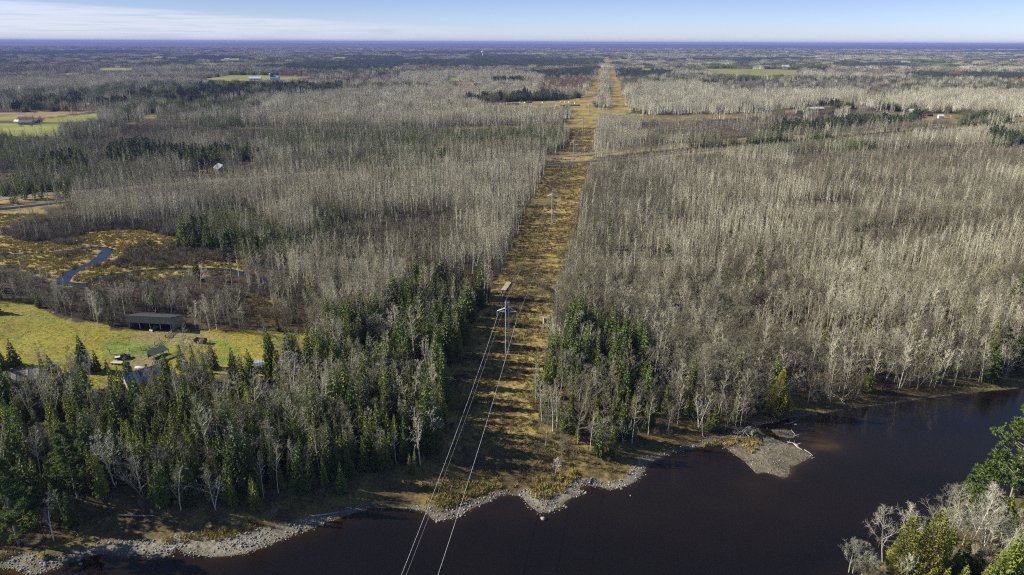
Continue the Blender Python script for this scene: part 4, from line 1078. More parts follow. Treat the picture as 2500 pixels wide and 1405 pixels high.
def vehicle(loc, rz, label, body_m, name='pickup_truck', cat='pickup truck', bed=True, L=5.4):
    e = empty(name, loc, rz, label, cat)
    m_ = MB(); n0 = [(-L / 2, .55), (-L / 2, 1.05), (-L / 2 + 1.9, 1.1), (-L / 2 + 2.2, 1.78), (.75, 1.80), (1.35, 1.15), (L / 2 - .1, 1.02), (L / 2, .55)]
    if not bed: n0 = [(-L / 2, .5), (-L / 2, 1.0), (-L / 2 + .5, 1.6), (.6, 1.62), (1.3, 1.05), (L / 2 - .1, .95), (L / 2, .5)]
    k = len(n0)
    for y in (-.92, .92): m_.v += [(x, y * (1 if z < 1.2 else .82), z) for x, z in n0]
    m_.f.append(tuple(range(k))); m_.f.append(tuple(reversed(range(k, 2 * k)))); m_.m += [0, 0]
    for i in range(k): j = (i + 1) % k; m_.f.append((j, i, k + i, k + j)); m_.m.append(0)
    m_.obj('body', body_m, e)
    m_ = MB(); m_.quad((.80, -.72, 1.74), (1.33, -.86, 1.20), (1.33, .86, 1.20), (.80, .72, 1.74)); m_.v = [(x + .012, y, z + .012) for x, y, z in m_.v]; m_.obj('windscreen', M['glass'], e)
    for s in (-1, 1):
        m_ = MB(); m_.box((-.05, s * .85, 1.45), (1.3, .06, .42)); m_.obj('window', M['glass'], e)
        m_ = MB(); m_.box((L / 2 - .03, s * .65, .82), (.1, .3, .2)); m_.obj('headlight', M['chrome'], e)
        for x in (-L / 2 + 1.0, L / 2 - .95):
            m_ = MB(); m_.seg((x, s * .72, .38), (x, s * .96, .38), .38, .38, 12, cap=True); w_ = m_.obj('wheel', M['tyre'], e)
            m_ = MB(); m_.seg((x, s * .955, .38), (x, s * .97, .38), .2, .2, 8, cap=True); m_.obj('rim', M['chrome'], w_)
    if bed:
        m_ = MB(); m_.box((-L / 2 + 1.0, 0, 1.13), (1.8, 1.5, .06)); m_.obj('bed_cover', M['metal_light'], e)
    return e
q = BARN.matrix_basis
def barn_pt(x, y): 
    ca, sa = math.cos(brz), math.sin(brz); return (a[0] + x * ca - y * sa, a[1] + x * sa + y * ca, a[2])
TR = empty('tractor', barn_pt(bw * .62, 1.0), brz - 1.9, 'blue-grey tractor parked in the open front of the pole barn', 'tractor')
m_ = MB(); m_.box((.7, 0, 1.0), (1.9, .8, .7)); m_.obj('hood', M['tractor'], TR)
m_ = MB(); m_.box((-.6, 0, 1.9), (1.1, 1.2, 1.4)); m_.obj('cab', M['glass'], TR); m_ = MB(); m_.box((-.6, 0, 2.66), (1.3, 1.4, .12)); m_.obj('cab_roof', M['white_wall'], TR)
for s in (-1, 1):
    m_ = MB(); m_.seg((-.7, s * .6, .8), (-.7, s * 1.0, .8), .8, .8, 14, cap=True); m_.obj('wheel', M['tyre'], TR)
    m_ = MB(); m_.seg((1.2, s * .55, .45), (1.2, s * .8, .45), .45, .45, 12, cap=True); m_.obj('wheel', M['tyre'], TR)
m_ = MB(); m_.seg((1.9, -.3, .8), (2.9, -.3, .5), .06, .06, 4); m_.seg((1.9, .3, .8), (2.9, .3, .5), .06, .06, 4); m_.box((3.0, 0, .45), (.4, 1.8, .6)); m_.obj('loader', M['metal_light'], TR)

tp = pt(300, 876); vehicle(tuple(tp), .55, 'dark blue pickup truck parked behind a spruce in the farm yard', M['truck']); KEEP_OUT.append((tp[0], tp[1], 4.5))
# flat wagon with pale deck, red box wagon, white boat-like sled
def wagon(px, py, rz, L, W, hz, name, label, box_h, dm, pole=1.8, cat='wagon'):
    p = pt(px, py); e = empty(name, tuple(p), rz, label, cat); KEEP_OUT.append((p[0], p[1], L * .6 + 1))
    n_ = max(4, int(W / .3)); m_ = MB(); m_.box((0, 0, 0), (L, W / n_ - .03, .08)); me_ = m_.mesh('plank', [dm])
    for i in range(n_): put('plank', me_, e, (0, -W / 2 + W / n_ * (i + .5), hz))
    if box_h:
        for s in (-1, 1):
            m_ = MB(); m_.box((0, s * W / 2, hz + box_h / 2), (L, .08, box_h)); m_.obj('side_board', dm, e)
            m_ = MB(); m_.box((s * L / 2, 0, hz + box_h / 2), (.08, W, box_h)); m_.obj('end_board', dm, e)
        m_ = MB()
        for x in np.linspace(-L / 2 + .3, L / 2 - .3, 5):
            for s in (-1, 1): m_.box((x, s * (W / 2 + .05), hz + box_h / 2), (.1, .06, box_h))
        m_.obj('stake', M['red'], e)
    m_ = MB(); m_.seg((-L / 2, -.3, hz - .15), (-L / 2 - pole, 0, .35), .05, .05, 4); m_.seg((-L / 2, .3, hz - .15), (-L / 2 - pole, 0, .35), .05, .05, 4); m_.obj('drawbar', M['wood_dark'], e)
    for x in (-L * .3, L * .3):
        for s in (-1, 1):
            m_ = MB(); m_.seg((x, s * W * .4, .38), (x, s * (W * .4 + .2), .38), .38, .38, 10, cap=True); m_.obj('wheel', M['tyre'], e)
    return e
wagon(287, 889, -.1, 4.6, 2.2, .75, 'hay_wagon', 'flat wagon with bleached plank deck beside the dark pickup', 0, M['wood'])
wagon(491, 838, -.18, 4.6, 2.0, .7, 'farm_wagon', 'red box wagon with long drawbar alone on the meadow', 1.3, M['red'], pole=2.6)
p = pt(340, 898); e = empty('rowing_boat', tuple(p), -.15, 'small white upturned boat lying on the farm yard grass', 'boat'); KEEP_OUT.append((p[0], p[1], 3))
m_ = MB(); st_ = [(-1.9, .1, .12), (-1.3, .5, .42), (0, .65, .5), (1.2, .55, .45), (1.9, .35, .35)]
for i in range(len(st_) - 1):
    (x0, w0, h0), (x1, w1, h1) = st_[i], st_[i + 1]
    A0 = [(x0, -w0, 0), (x0, -w0 * .6, h0 * .8), (x0, 0, h0), (x0, w0 * .6, h0 * .8), (x0, w0, 0)]; A1 = [(x1, -w1, 0), (x1, -w1 * .6, h1 * .8), (x1, 0, h1), (x1, w1 * .6, h1 * .8), (x1, w1, 0)]
    for j in range(4): m_.quad(A0[j], A1[j], A1[j + 1], A0[j + 1])
m_.quad((1.9, -.35, 0), (1.9, .35, 0), (1.9, .21, .28), (1.9, -.21, .28)); m_.obj('hull', M['white_wall'], e)
m_ = MB(); m_.box((0, 0, .52), (3.4, .06, .06)); m_.obj('keel', M['wood'], e)
# lean-to shelter: mono-pitch roof on posts
p = pt(388, 872); LT = empty('field_shelter', tuple(p), 1.04, 'small open shelter with dark sloping metal roof in the farm paddock', 'shelter'); KEEP_OUT.append((p[0], p[1], 6.5))
m_ = MB(); m_.box((0, 0, 0), (.88, 3.6, .1)); m_.box((-.4, 0, .06), (.05, 3.6, .03)); me_ = m_.mesh('shelter_roof_panel', [M['metal_dark']])
for i in range(8):
    o = put('roof_panel', me_, LT, (-3.1 + .89 * i, 0, 2.75)); o.rotation_euler = (math.radians(17), 0, 0)
m_ = MB(); m_.box((0, 0, 0), (.16, .16, 2.2)); me_ = m_.mesh('post', [M['wood_dark']])
m2_ = MB(); m2_.box((0, 0, 0), (.16, .16, 3.2)); me2 = m2_.mesh('post', [M['wood_dark']])
for x in (-3.2, 0, 3.2): put('post', me_, LT, (x, -1.8, 1.1)); put('post', me2, LT, (x, 1.8, 1.6))
m_ = MB(); m_.box((0, 1.85, 1.3), (6.4, .06, 1.6)); m_.obj('back_board', M['wood_dark'], LT)
# small hut with blue metal roof
p = pt(642, 905); HU = empty('storage_hut', tuple(p), .36, 'small dark hut with a shiny blue-grey metal roof at the wood edge', 'hut'); KEEP_OUT.append((p[0], p[1], 6))
m_ = MB(); m_.box((0, 0, 1.35), (5.2, 4.2, 3.1)); m_.obj('wall', M['metal_dark'], HU)
m_ = MB(); m_.box((0, 0, 0), (.9, 2.9, .1)); m_.box((-.42, 0, .07), (.06, 2.9, .05)); me_ = m_.mesh('hut_roof_panel', [M['metal_blue']]); me2 = m_.mesh('hut_roof_panel', [M['metal_roof_blue']])
for i in range(6):
    o = put('roof_panel', me2, HU, (-2.27 + .91 * i, 1.05, 3.45)); o.rotation_euler = (math.radians(-2), 0, 0)
    o = put('roof_panel', me_, HU, (-2.27 + .91 * i, -1.35, 3.05)); o.rotation_euler = (math.radians(24), 0, 0); o.scale = (1, .78, 1)
m_ = MB(); m_.box((-.8, -2.13, 1.1), (1.1, .06, 2.1)); m_.obj('door', M['brown_wall'], HU)
m_ = MB(); m_.box((1.3, -2.13, 1.6), (.9, .06, .8)); m_.obj('window', M['glass'], HU)
# farmhouses in the left wood
gable(350, 936, 11, 7.8, 2.8, 2.6, math.radians(42), 'farmhouse', 'grey-roofed farmhouse with pale roof edges half hidden by the left wood', 'house', M['tan_wall'], (M['metal_roof_blue'], M['shingle'], M['metal_roof_blue'], M['metal_light']), panels=12, wins=(('f', -3, 1.6, 1.2, 1.2), ('f', 2.5, 1.6, 1.6, 1.2), ('r', 0, 1.7, 1.4, 1.2), ('r', 0, 4.2, 1, 1)), chim=(2, 1), keep=12, door=(0, 1, 2.1, M['brown_wall']))
gable(62, 934, 20, 8, 2.6, 2.2, math.radians(25), 'ranch_house', 'long low house with weathered pale roof at the far left wood', 'house', M['brown_wall'], (M['wood'], M['shingle']), panels=12, wins=(('f', -6, 1.5, 1.4, 1.1), ('f', 0, 1.5, 1.8, 1.1), ('f', 6, 1.5, 1.4, 1.1)), chim=(-3, 0), keep=11, door=(3, 1, 2.1, M['wood']))
gable(541, 418, 14, 10, 3.0, 3.4, math.radians(-50), 'cottage', 'cottage with striped blue-grey metal roof among trees left of the highway', 'house', M['brown_wall'], (M['metal_grey'], M['metal_blue']), panels=8, wins=(('r', -2, 1.6, 1.4, 1.2), ('r', 2, 1.6, 1.4, 1.2), ('f', 0, 1.6, 1.4, 1.2)), keep=12)
gable(66, 304, 18, 10, 3.2, 3.2, .15, 'farmhouse', 'low grey-roofed farmhouse under tall spruces between green fields at far left', 'house', M['tan_wall'], M['shingle'], wins=(('f', -5, 1.8, 1.6, 1.4), ('f', 0, 1.8, 1.6, 1.4), ('f', 5, 1.8, 1.6, 1.4)), keep=14)
gable(84, 301, 12, 8, 3.0, 2.6, .1, 'farm_shed', 'dark shed right of the low grey-roofed farmhouse at far left', 'shed', M['brown_wall'], M['metal_dark'], keep=10)
gable(44, 301, 8, 6, 2.6, 2.2, -.2, 'garage', 'small white garage left of the farmhouse at far left', 'garage', M['white_wall'], M['metal_light'], keep=8)
gable(624, 196, 38, 16, 5.5, 5, .05, 'barn', 'long barn with pale metal roof on the far gold field', 'barn', M['white_wall'], M['metal_light'], wins=(('f', -9, 2.5, 3, 2), ('f', 0, 2.5, 3, 2), ('f', 9, 2.5, 3, 2)), keep=20)
gable(672, 196, 27, 16, 7, 7, -.15, 'barn', 'tall barn with grey-blue roof next to the round silo', 'barn', M['white_wall'], M['metal_blue'], wins=(('f', 0, 3, 3, 2),), keep=18)
p = pt(661, 196); SI = empty('silo', tuple(p), 0, 'round grey silo between the two barns on the gold field', 'silo')
m_ = MB(); m_.seg((0, 0, 0), (0, 0, 18), 3.4, 3.4, 16, cap=True); m_.obj('wall', M['tan_wall'], SI)
m_ = MB(); m_.seg((0, 0, 18), (0, 0, 19.8), 3.5, 1.8, 16); m_.seg((0, 0, 19.8), (0, 0, 20.6), 1.8, .3, 16, cap=True); m_.obj('roof', M['metal_light'], SI)
gable(1168, 207, 26, 11, 4.5, 3, .0, 'machine_shed', 'long white machine shed among trees left of the double cut', 'shed', M['white_wall'], M['metal_light'], wins=(('f', -8, 2.5, 4, 3), ('f', 4, 2.5, 4, 3)), keep=20)
gable(1187, 206, 11, 8, 3.4, 2.6, .0, 'house', 'small white house right beside the long white machine shed', 'house', M['white_wall'], M['shingle'], wins=(('f', -3, 2, 2, 1.6), ('f', 3, 2, 2, 1.6)), keep=12)
gable(1263, 192, 12, 9, 4, 3, .3, 'house', 'tiny white house behind dark pines left of the double cut', 'house', M['white_wall'], M['metal_light'], keep=12)
gable(1990, 270, 28, 11, 3.6, 2.2, -.02, 'machine_shed', 'long low shed with pale green-white roof in woods right of the cut', 'shed', M['tan_wall'], M['metal_light'], wins=(('f', -8, 1.8, 3, 2), ('f', 0, 1.8, 3, 2), ('f', 8, 1.8, 3, 2)), keep=22, panels=14)
gable(2222, 277, 13, 10, 4, 3.4, -.5, 'house', 'cream gabled house beside a brown clearing at right', 'house', M['white_wall'], M['tan_wall'], wins=(('f', -3, 2, 2, 1.6), ('f', 2.5, 2, 2, 1.6), ('r', 0, 2, 2, 1.6)), keep=18)
gable(2296, 289, 8, 6, 3.4, 2.4, -.2, 'garage', 'small white garage at the lower end of the brown clearing', 'garage', M['white_wall'], M['metal_light'], keep=10)
gable(2266, 284, 12, 8, 3, 2, .3, 'shed', 'rust-brown shed in the middle of the brown clearing', 'shed', M['red'], M['brown_wall'], keep=9)
gable(1917, 167, 34, 22, 7, 7, .1, 'dairy_barn', 'big white barn on the far green field at right', 'barn', M['white_wall'], M['white_wall'], wins=(('f', 0, 3, 6, 4),), keep=45)
gable(1932, 168, 20, 12, 4.5, 3.5, .1, 'barn', 'lower white annex right of the big white barn', 'barn', M['white_wall'], M['metal_light'], keep=30)
gable(1965, 176, 28, 12, 4.5, 3, .0, 'farm_shed', 'dark shed with pale roof edge under trees right of the green field', 'shed', M['brown_wall'], M['metal_light'], keep=24)
for (x_, y_, w_, lab) in ((555, 147, 60, 'tiny grey barn on the distant pale field left of the pines'), (604, 139, 45, 'tiny white house in the far woods above the gold field'), (754, 143, 70, 'tiny white shed at the far wood edge left of a green field'),
                          (1095, 146, 50, 'tiny white house before the distant dark plantation'), (1783, 147, 60, 'tiny white house left in the far purple woods at right'), (1862, 146, 60, 'tiny white house right in the far purple woods'), (2183, 156, 60, 'tiny white barn between dark far woods at the right'),
                          (1562, 147, 50, 'tiny white farm building right of the end of the cut')):
    w_ *= .55; gable(x_, y_, w_, w_ * .5, w_ * .16, w_ * .14, .1, 'house', lab, 'house', M['white_wall'], M['metal_light'], keep=w_ * .8)
p = pt(1178, 140); WT = empty('water_tower', tuple(p), 0, 'tiny white water tower rising over the distant pines', 'water tower')
m_ = MB(); m_.seg((0, 0, 0), (0, 0, 38), 2.6, 2.2, 10); m_.obj('stem', M['white_wall'], WT)
m_ = MB(); m_.seg((0, 0, 34), (0, 0, 38), 3, 9, 14); m_.seg((0, 0, 38), (0, 0, 45), 9, 9, 14); m_.seg((0, 0, 45), (0, 0, 49), 9, 2, 14, cap=True); m_.obj('tank', M['white_wall'], WT)

# ------------------------------------------------------------------ the timber yard in the clearing
lg = MB(); lg.seg((-5, 0, 0), (5, 0, 0), .34, .30, 7, 0); 
n_ = len(lg.v); lg.f += [tuple(range(7))[::-1], tuple(range(7, 14))]; lg.m += [1, 1]
log_me = lg.mesh('log', [M['log_bark'], M['log_end']])
def log_pile(px, py, rz, rows, base, L, label):
    p = pt(px, py); e = empty('log_pile', tuple(p), rz, label, 'log pile', 'log piles in the timber yard')
    for r_ in range(rows):
        for c_ in range(base - r_):
            o = put('log', log_me, e, (random.uniform(-.4, .4), (c_ - (base - r_) / 2 + .5) * .9, .45 + r_ * .78)); o.scale = (L / 10, 1.35, 1.35); o.rotation_euler = (random.random() * 6, 0, random.uniform(-.03, .03))
    KEEP_OUT.append((p[0], p[1], L * .6 + 2))
log_pile(1211, 257, .1, 4, 8, 12, 'dark log pile leftmost in the row along the yard')
log_pile(1238, 258, .05, 5, 10, 20, 'longest dark log pile in the row along the yard')
log_pile(1258, 257, -.1, 5, 10, 14, 'tall dark log pile third from the left in the row')
log_pile(1292, 252, .0, 4, 8, 12, 'dark log pile at the right end of the yard row')
log_pile(1192, 262, .3, 2, 5, 10, 'low log pile at the left entrance of the timber yard')
log_pile(1288, 264, -.2, 3, 6, 14, 'log pile lying apart in the middle of the sandy lane')
log_pile(1398, 259, .0, 3, 8, 28, 'long flat log pile along the lane near the pylon lane')
log_pile(1377, 259, .0, 2, 6, 16, 'short flat log pile left of the long flat one')
bale = MB(); bale.seg((0, -1.2, 1.3), (0, 1.2, 1.3), 1.5, 1.5, 12, cap=True); bale_me = bale.mesh('bale', [M['hay']])
for (x_, y_, lab) in ((1269, 253, 'white wrapped bale beside the third log pile'), (1281, 253, 'white wrapped bale before the last log pile of the row'), (1325, 252, 'white wrapped bale alone at the yard tree line'), (1369, 251, 'leftmost of three white bales at the end of the yard'), (1379, 251, 'middle of three white bales at the end of the yard'), (1390, 251, 'rightmost of three white bales at the end of the yard'), (1404, 254, 'white bale closest to the double cut'), (1357, 261, 'white bale in front of the short flat log pile')):
    p = pt(x_, y_); tag(put('bale', bale_me, None, tuple(p), random.random() * 3), lab, 'bale', 'white bales in the timber yard')
gable(1452, 255, 11, 9, 2.2, 3.2, .2, 'shed', 'small grey pitched shed at the right end of the timber yard lane', 'shed', M['brown_wall'], M['metal_grey'], keep=8)

# ------------------------------------------------------------------ hunting stands, footbridge, fences, poles
def stand(px, py, hh, rz, label):
    p = pt(px, py); e = empty('hunting_stand', tuple(p), rz, label, 'hunting stand')
    b_ = hh * .55; wt = .62
    for sx, sy in ((-1, -1), (1, -1), (1, 1), (-1, 1)):
        m_ = MB(); m_.seg((sx * 1.25, sy * 1.1, -.1), (sx * wt, sy * wt, b_), .09, .08, 4); m_.obj('leg', M['stand_wood'], e)
    for k in range(1, 6):
        f = k / 6; q = 1.25 + (wt - 1.25) * f; q2 = 1.1 + (wt - 1.1) * f
        m_ = MB(); m_.seg((-q, -q2, b_ * f), (q, -q2, b_ * f), .06, .06, 4); m_.obj('rung', M['stand_wood'], e)
    m_ = MB()
    for s in (-1, 1): m_.seg((s * 1.15, -1.0, .5), (s * -.7 + s * 1.4, 1.0, b_ * .8), .05, .05, 4); m_.seg((s * 1.15, 1.0, .5), (s * .75, -.7, b_ * .8), .05, .05, 4)
    m_.obj('brace', M['stand_wood'], e)
    m_ = MB(); z0, z1 = b_, hh - .25
    for s in (-1, 1): m_.box((s * .72, 0, (z0 + z1) / 2), (.06, 1.5, z1 - z0)); 
    m_.box((0, .72, (z0 + z1) / 2), (1.38, .06, z1 - z0)); m_.box((0, -.72, z0 + .45), (1.38, .06, .9)); m_.box((-.45, -.72, z1 - .55), (.48, .06, 1.1)); m_.box((.55, -.72, z1 - .55), (.28, .06, 1.1)); m_.box((0, 0, z0), (1.5, 1.5, .08))
    m_.obj('cabin', M['stand_wood'], e)
    m_ = MB(); m_.box((0, -.05, hh - .15), (1.8, 1.8, .1)); m_.obj('roof', M['stand_wood'], e)
    m_ = MB()
    for s in (-.3, .3): m_.seg((s, -2.6, 0), (s, -.75, b_ + .1), .045, .045, 4)
    for k in range(1, 7): m_.seg((-.3, -2.6 + 1.85 * k / 7, b_ * k / 7), (.3, -2.6 + 1.85 * k / 7, b_ * k / 7), .035, .035, 4)
    m_.obj('ladder', M['stand_wood'], e)
stand(1330, 808, 6.2, .25, 'wooden hunting stand on splayed legs right of the near pylon')
stand(1322, 460, 6.0, -.2, 'distant hunting stand in the shade of the wood edge left of the strip')
a_, b2_ = pt(1229, 712), pt(1243, 690)
BRZ = math.atan2(b2_[1] - a_[1], b2_[0] - a_[0]); BL = float(np.hypot(*(b2_ - a_)[:2]))
FB = empty('plank_bridge', tuple((a_ + b2_) / 2 + np.array([0, 0, .35])), BRZ, 'small plank bridge carrying the track over a ditch in the strip', 'bridge')
KEEP_OUT.append((FB.location.x - 16, FB.location.y + 3, 15)); KEEP_OUT.append((FB.location.x - 38, FB.location.y + 8, 9))
npk = 12; m_ = MB(); m_.box((0, 0, 0), (BL / npk - .06, 2.5, .12)); me_ = m_.mesh('plank', [M['stand_wood']])
for i in range(npk): o = put('plank', me_, FB, (-BL / 2 + BL / npk * (i + .5), random.uniform(-.08, .08), .12 + random.uniform(0, .02)))
for s in (-1, 1): m_ = MB(); m_.box((0, s * 1.0, -.15), (BL + .6, .25, .3)); m_.obj('beam', M['wood_dark'], FB)
def fence(pxs, rails, hh, label, solid=False):
    P = [pt(*q) for q in pxs]; e = empty('rail_fence', tuple(P[0]), 0, label, 'fence'); O = P[0]
    m_ = MB(); m_.box((0, 0, hh / 2), (.16, .16, hh + .2)); pm = m_.mesh('post', [M['wood_dark']])
    for a, b_ in zip(P[:-1], P[1:]):
        L = float(np.hypot(*(b_ - a)[:2])); n_ = max(1, int(L / 2.6)); rz = math.atan2(b_[1] - a[1], b_[0] - a[0])
        for i in range(n_ + 1): put('post', pm, e, tuple(a + (b_ - a) * i / n_ - O), rz)
        for i in range(n_):
            c = a + (b_ - a) * (i + .5) / n_ - O
            for k in range(rails):
                m_ = MB(); m_.box((0, 0, 0), (L / n_ + .1, .05, .17)); put('rail', m_.mesh('rail', [M['wood']]), e, (c[0], c[1], hh * (k + .7) / (rails + .1)), rz)
fence([(316, 858), (345, 855), (365, 851), (378, 843), (391, 833)], 3, 1.4, 'weathered rail fence bending from the pickup towards the barn')
fence([(405, 826), (421, 812)], 4, 1.5, 'short board fence running from the barn corner')
fence([(405, 826), (424, 824)], 3, 1.4, 'short board fence closing the pen below the barn')
fence([(362, 905), (380, 903), (395, 906)], 2, 1.2, 'low rail fence between the shelter and the farmhouse')
fence([(373, 892), (378, 878)], 3, 1.3, 'short rail fence along the dirt beside the shelter')
p = pt(268, 865); e = empty('tree_stump', tuple(p), 0, 'forked dead stump casting a shadow on the meadow left of the pickup', 'stump')
m_ = MB(); m_.seg((0, 0, -.2), (.1, 0, 1.4), .3, .22, 6); m_.seg((.1, 0, 1.4), (-.7, .1, 2.4), .16, .08, 5); m_.seg((.1, 0, 1.2), (.5, 0, 1.9), .13, .06, 5); m_.obj('trunk', M['dead_wood'], e)
def pole(px, py, label, hh=11):
    p = pt(px, py); e = empty('utility_pole', (p[0], p[1], 0), math.atan2(.49, 1) , label, 'utility pole', 'utility poles along the highway')
    m_ = MB(); m_.seg((0, 0, -.3), (0, 0, hh), .22, .17, 6); m_.obj('post', M['wood'], e)
    for z in (hh - .5, hh - 1.3): m_ = MB(); m_.box((0, 0, z), (.2, 2.8, .2)); m_.obj('crossarm', M['wood'], e)
    for s in (-1.2, -.5, .5, 1.2): m_ = MB(); m_.seg((0, s, hh - .4), (0, s, hh - .1), .09, .06, 5); m_.obj('insulator', M['insulator'], e)
for (x_, y_, lab) in ((1665, 350, 'utility pole by the highway right of the strip, before dark aspens'), (1851, 338, 'utility pole by the highway at the grassy brown verge'), (2018, 324, 'utility pole by the highway before dark spruces'), (2168, 312, 'utility pole by the highway below the long pale shed'), (2318, 300, 'utility pole by the highway below the brown clearing'),
                      (1446, 367, 'utility pole at the corner where strip meets the highway'), (122, 262, 'utility pole by the field track at far left'), (236, 258, 'utility pole at the far end of the field track at left')): pole(x_, y_, lab, 11 if x_ > 400 else 9)
for (x_, y_, hh, lab) in ((1404, 366, 5, 'pale marker post left on the strip just past the highway'), (1427, 372, 4.5, 'pale marker post right on the strip just past the highway')):
    p = pt(x_, y_); e = empty('marker_post', (p[0], p[1], 0), 0, lab, 'post'); m_ = MB(); m_.box((0, 0, hh / 2), (.35, .35, hh)); m_.obj('post', M['white_wall'], e); m_ = MB(); m_.box((0, 0, hh + .12), (.5, .5, .24)); m_.obj('cap', M['yellow'], e)
for x_, y_, rz_, lab, m_, bd_, L_ in ((52, 309, .1, 'white van parked in front of the farmhouse at far left', 'white_wall', False, 6.0), (76, 308, -.3, 'grey car parked right of the white van at far left', 'metal_grey', False, 4.6)):
    q_ = pt(x_, y_); vehicle(tuple(q_), rz_, lab, M[m_], 'van' if L_ > 5 else 'car', 'van' if L_ > 5 else 'car', bed=bd_, L=L_)
# cars on the highway
def roadpt(px): 
    k = np.interp(px, [q[0] for q in ROAD_PX], range(len(ROAD_PX))); i = int(k); f = k - i
    return ROAD[i] * (1 - f) + ROAD[i + 1] * f
c_ = roadpt(1785); vehicle((c_[0] + 1, c_[1] + 1.6, .42), .46, 'pale grey car on the highway right of the strip', M['metal_light'], 'car', 'car', bed=False, L=4.6)

# ------------------------------------------------------------------ boulders and driftwood
def boulder(px, py, s, label, seed, dz=.1):
    q = G(np.array(float(px)), np.array(float(py)))
    m_ = gen_stone(seed, .75); m2_ = MB(); m2_.v = [(x * s, y * s, z * s) for x, y, z in m_.v]; m2_.f = m_.f; m2_.m = m_.m
    o = m2_.obj('boulder', M['boulder'], None, (q[0], q[1], max(q[2], WZ - .1) + dz * s), seed, smooth=False); tag(o, label, 'boulder')
for i, (x_, y_, s, lab) in enumerate(((1326, 1268, .85, 'biggest round boulder standing in the water off the gravel point'), (1067, 1275, .55, 'flat boulder at the tip of the gravel below the left wires'), (1074, 1272, .38, 'small boulder just right of the flat one under the left wires'),
    (1125, 1261, .5, 'boulder at the water edge under the right wire'), (1135, 1252, .42, 'boulder on gravel right of the right wire'), (1430, 1204, .5, 'boulder at the tip of the middle gravel spur'), (1422, 1201, .4, 'boulder left of the tip of the middle gravel spur'),
    (1383, 1240, .45, 'boulder at the right corner of the gravel point'), (1377, 1237, .4, 'boulder at the inner right corner of the gravel point'), (192, 1368, .6, 'pale flat boulder on the left beach edge'), (197, 1378, .5, 'boulder in the water below the pale flat one'),
    (50, 1394, .6, 'boulder at the bottom left water edge'), (401, 1361, .6, 'boulder at the tip of the left cobble tongue'), (380, 1360, .4, 'small boulder left of the tip of the left cobble tongue'), (452, 1357, .4, 'boulder off the gap in the left cobbles'), (1539, 1211, .3, 'lone stone in the water off the middle gravel'),
    (1943, 1037, .45, 'pale boulder in the channel behind the gravel spit'), (1949, 1066, .3, 'pale stone right of the small gravel islet'), (1872, 1046, .4, 'boulder at the left end of the small gravel islet'))):
    boulder(x_, y_, s, lab, 700 + i)
def drift(pts_px, r0, label, name='driftwood', twigs=0, lift=.25):
    P = [G(np.array(float(x)), np.array(float(y))) for x, y in pts_px]; O = P[0]
    m_ = MB(); r = random.Random(len(label)); Q = [Vector(q - O) + Vector((0, 0, lift)) for q in P]
    m_.path(Q, r0, r0 * .4, 5)
    for k in range(twigs):
        i = r.randrange(len(Q) - 1); pp = Q[i].lerp(Q[i + 1], r.random()); d = (rvec(r) + Vector((0, 0, .5))).normalized() * r.uniform(.6, 2.2); m_.seg(pp, pp + d, r0 * .4, .02, 3)
    tag(m_.obj(name, M['dead_wood'], None, tuple(O)), label, 'driftwood')
drift([(1921, 1081), (1937, 1084), (1947, 1091)], .22, 'white bleached trunk at the right edge of the gravel spit', twigs=8)
drift([(1935, 1083), (1948, 1095), (1958, 1100)], .16, 'bleached branch lying along the spit edge below the white trunk', twigs=5)
drift([(1963, 1100), (1975, 1107), (1984, 1115)], .12, 'thin pale pole at the pointed tip of the gravel spit')
drift([(1932, 1052), (1940, 1062), (1936, 1071)], .12, 'thin pale branch along the edge of the small gravel islet', twigs=3)
drift([(1914, 1038), (1926, 1036), (1938, 1032)], .12, 'pale stick crossing the channel behind the spit', twigs=2)
drift([(1438, 1183), (1441, 1176), (1444, 1168)], .28, 'dark leaning log at the root of the middle gravel spur')
for k in range(7):
    drift([(1790 + 5 * k, 1062 + 2 * (k % 3)), (1806 + 5 * k, 1050 + 5 * (k % 4)), (1826 + 2 * k, 1066 + 4 * (k % 3))], .2, ['tangled grey driftwood branch lowest in the heap left of the spit', 'grey driftwood branch at the left end of the heap', 'second driftwood branch of the heap, crossing the first', 'middle branch of the driftwood heap', 'thick grey branch in the middle right of the driftwood heap', 'pale branch near the right end of the driftwood heap', 'rightmost branch of the driftwood heap above the golden sedge'][k], twigs=9, lift=.5 + .2 * k)
drift([(1975, 975), (1990, 962), (2012, 962), (2040, 975), (2060, 988)], .25, 'pale fallen trunk arching down to the right shore', 'fallen_tree', twigs=6, lift=1.4)
drift([(2020, 968), (2048, 978), (2062, 992)], .18, 'pale fallen branch dipping into the water at the right shore', 'fallen_tree', twigs=4, lift=.8)
drift([(290, 1260), (330, 1262), (375, 1262)], .2, 'fallen grey log lying in shade on the left bank', 'fallen_log', lift=.4)
drift([(766, 1262), (800, 1258), (828, 1252)], .18, 'thin log lying along the sedge above the beach', 'fallen_log', lift=.3)

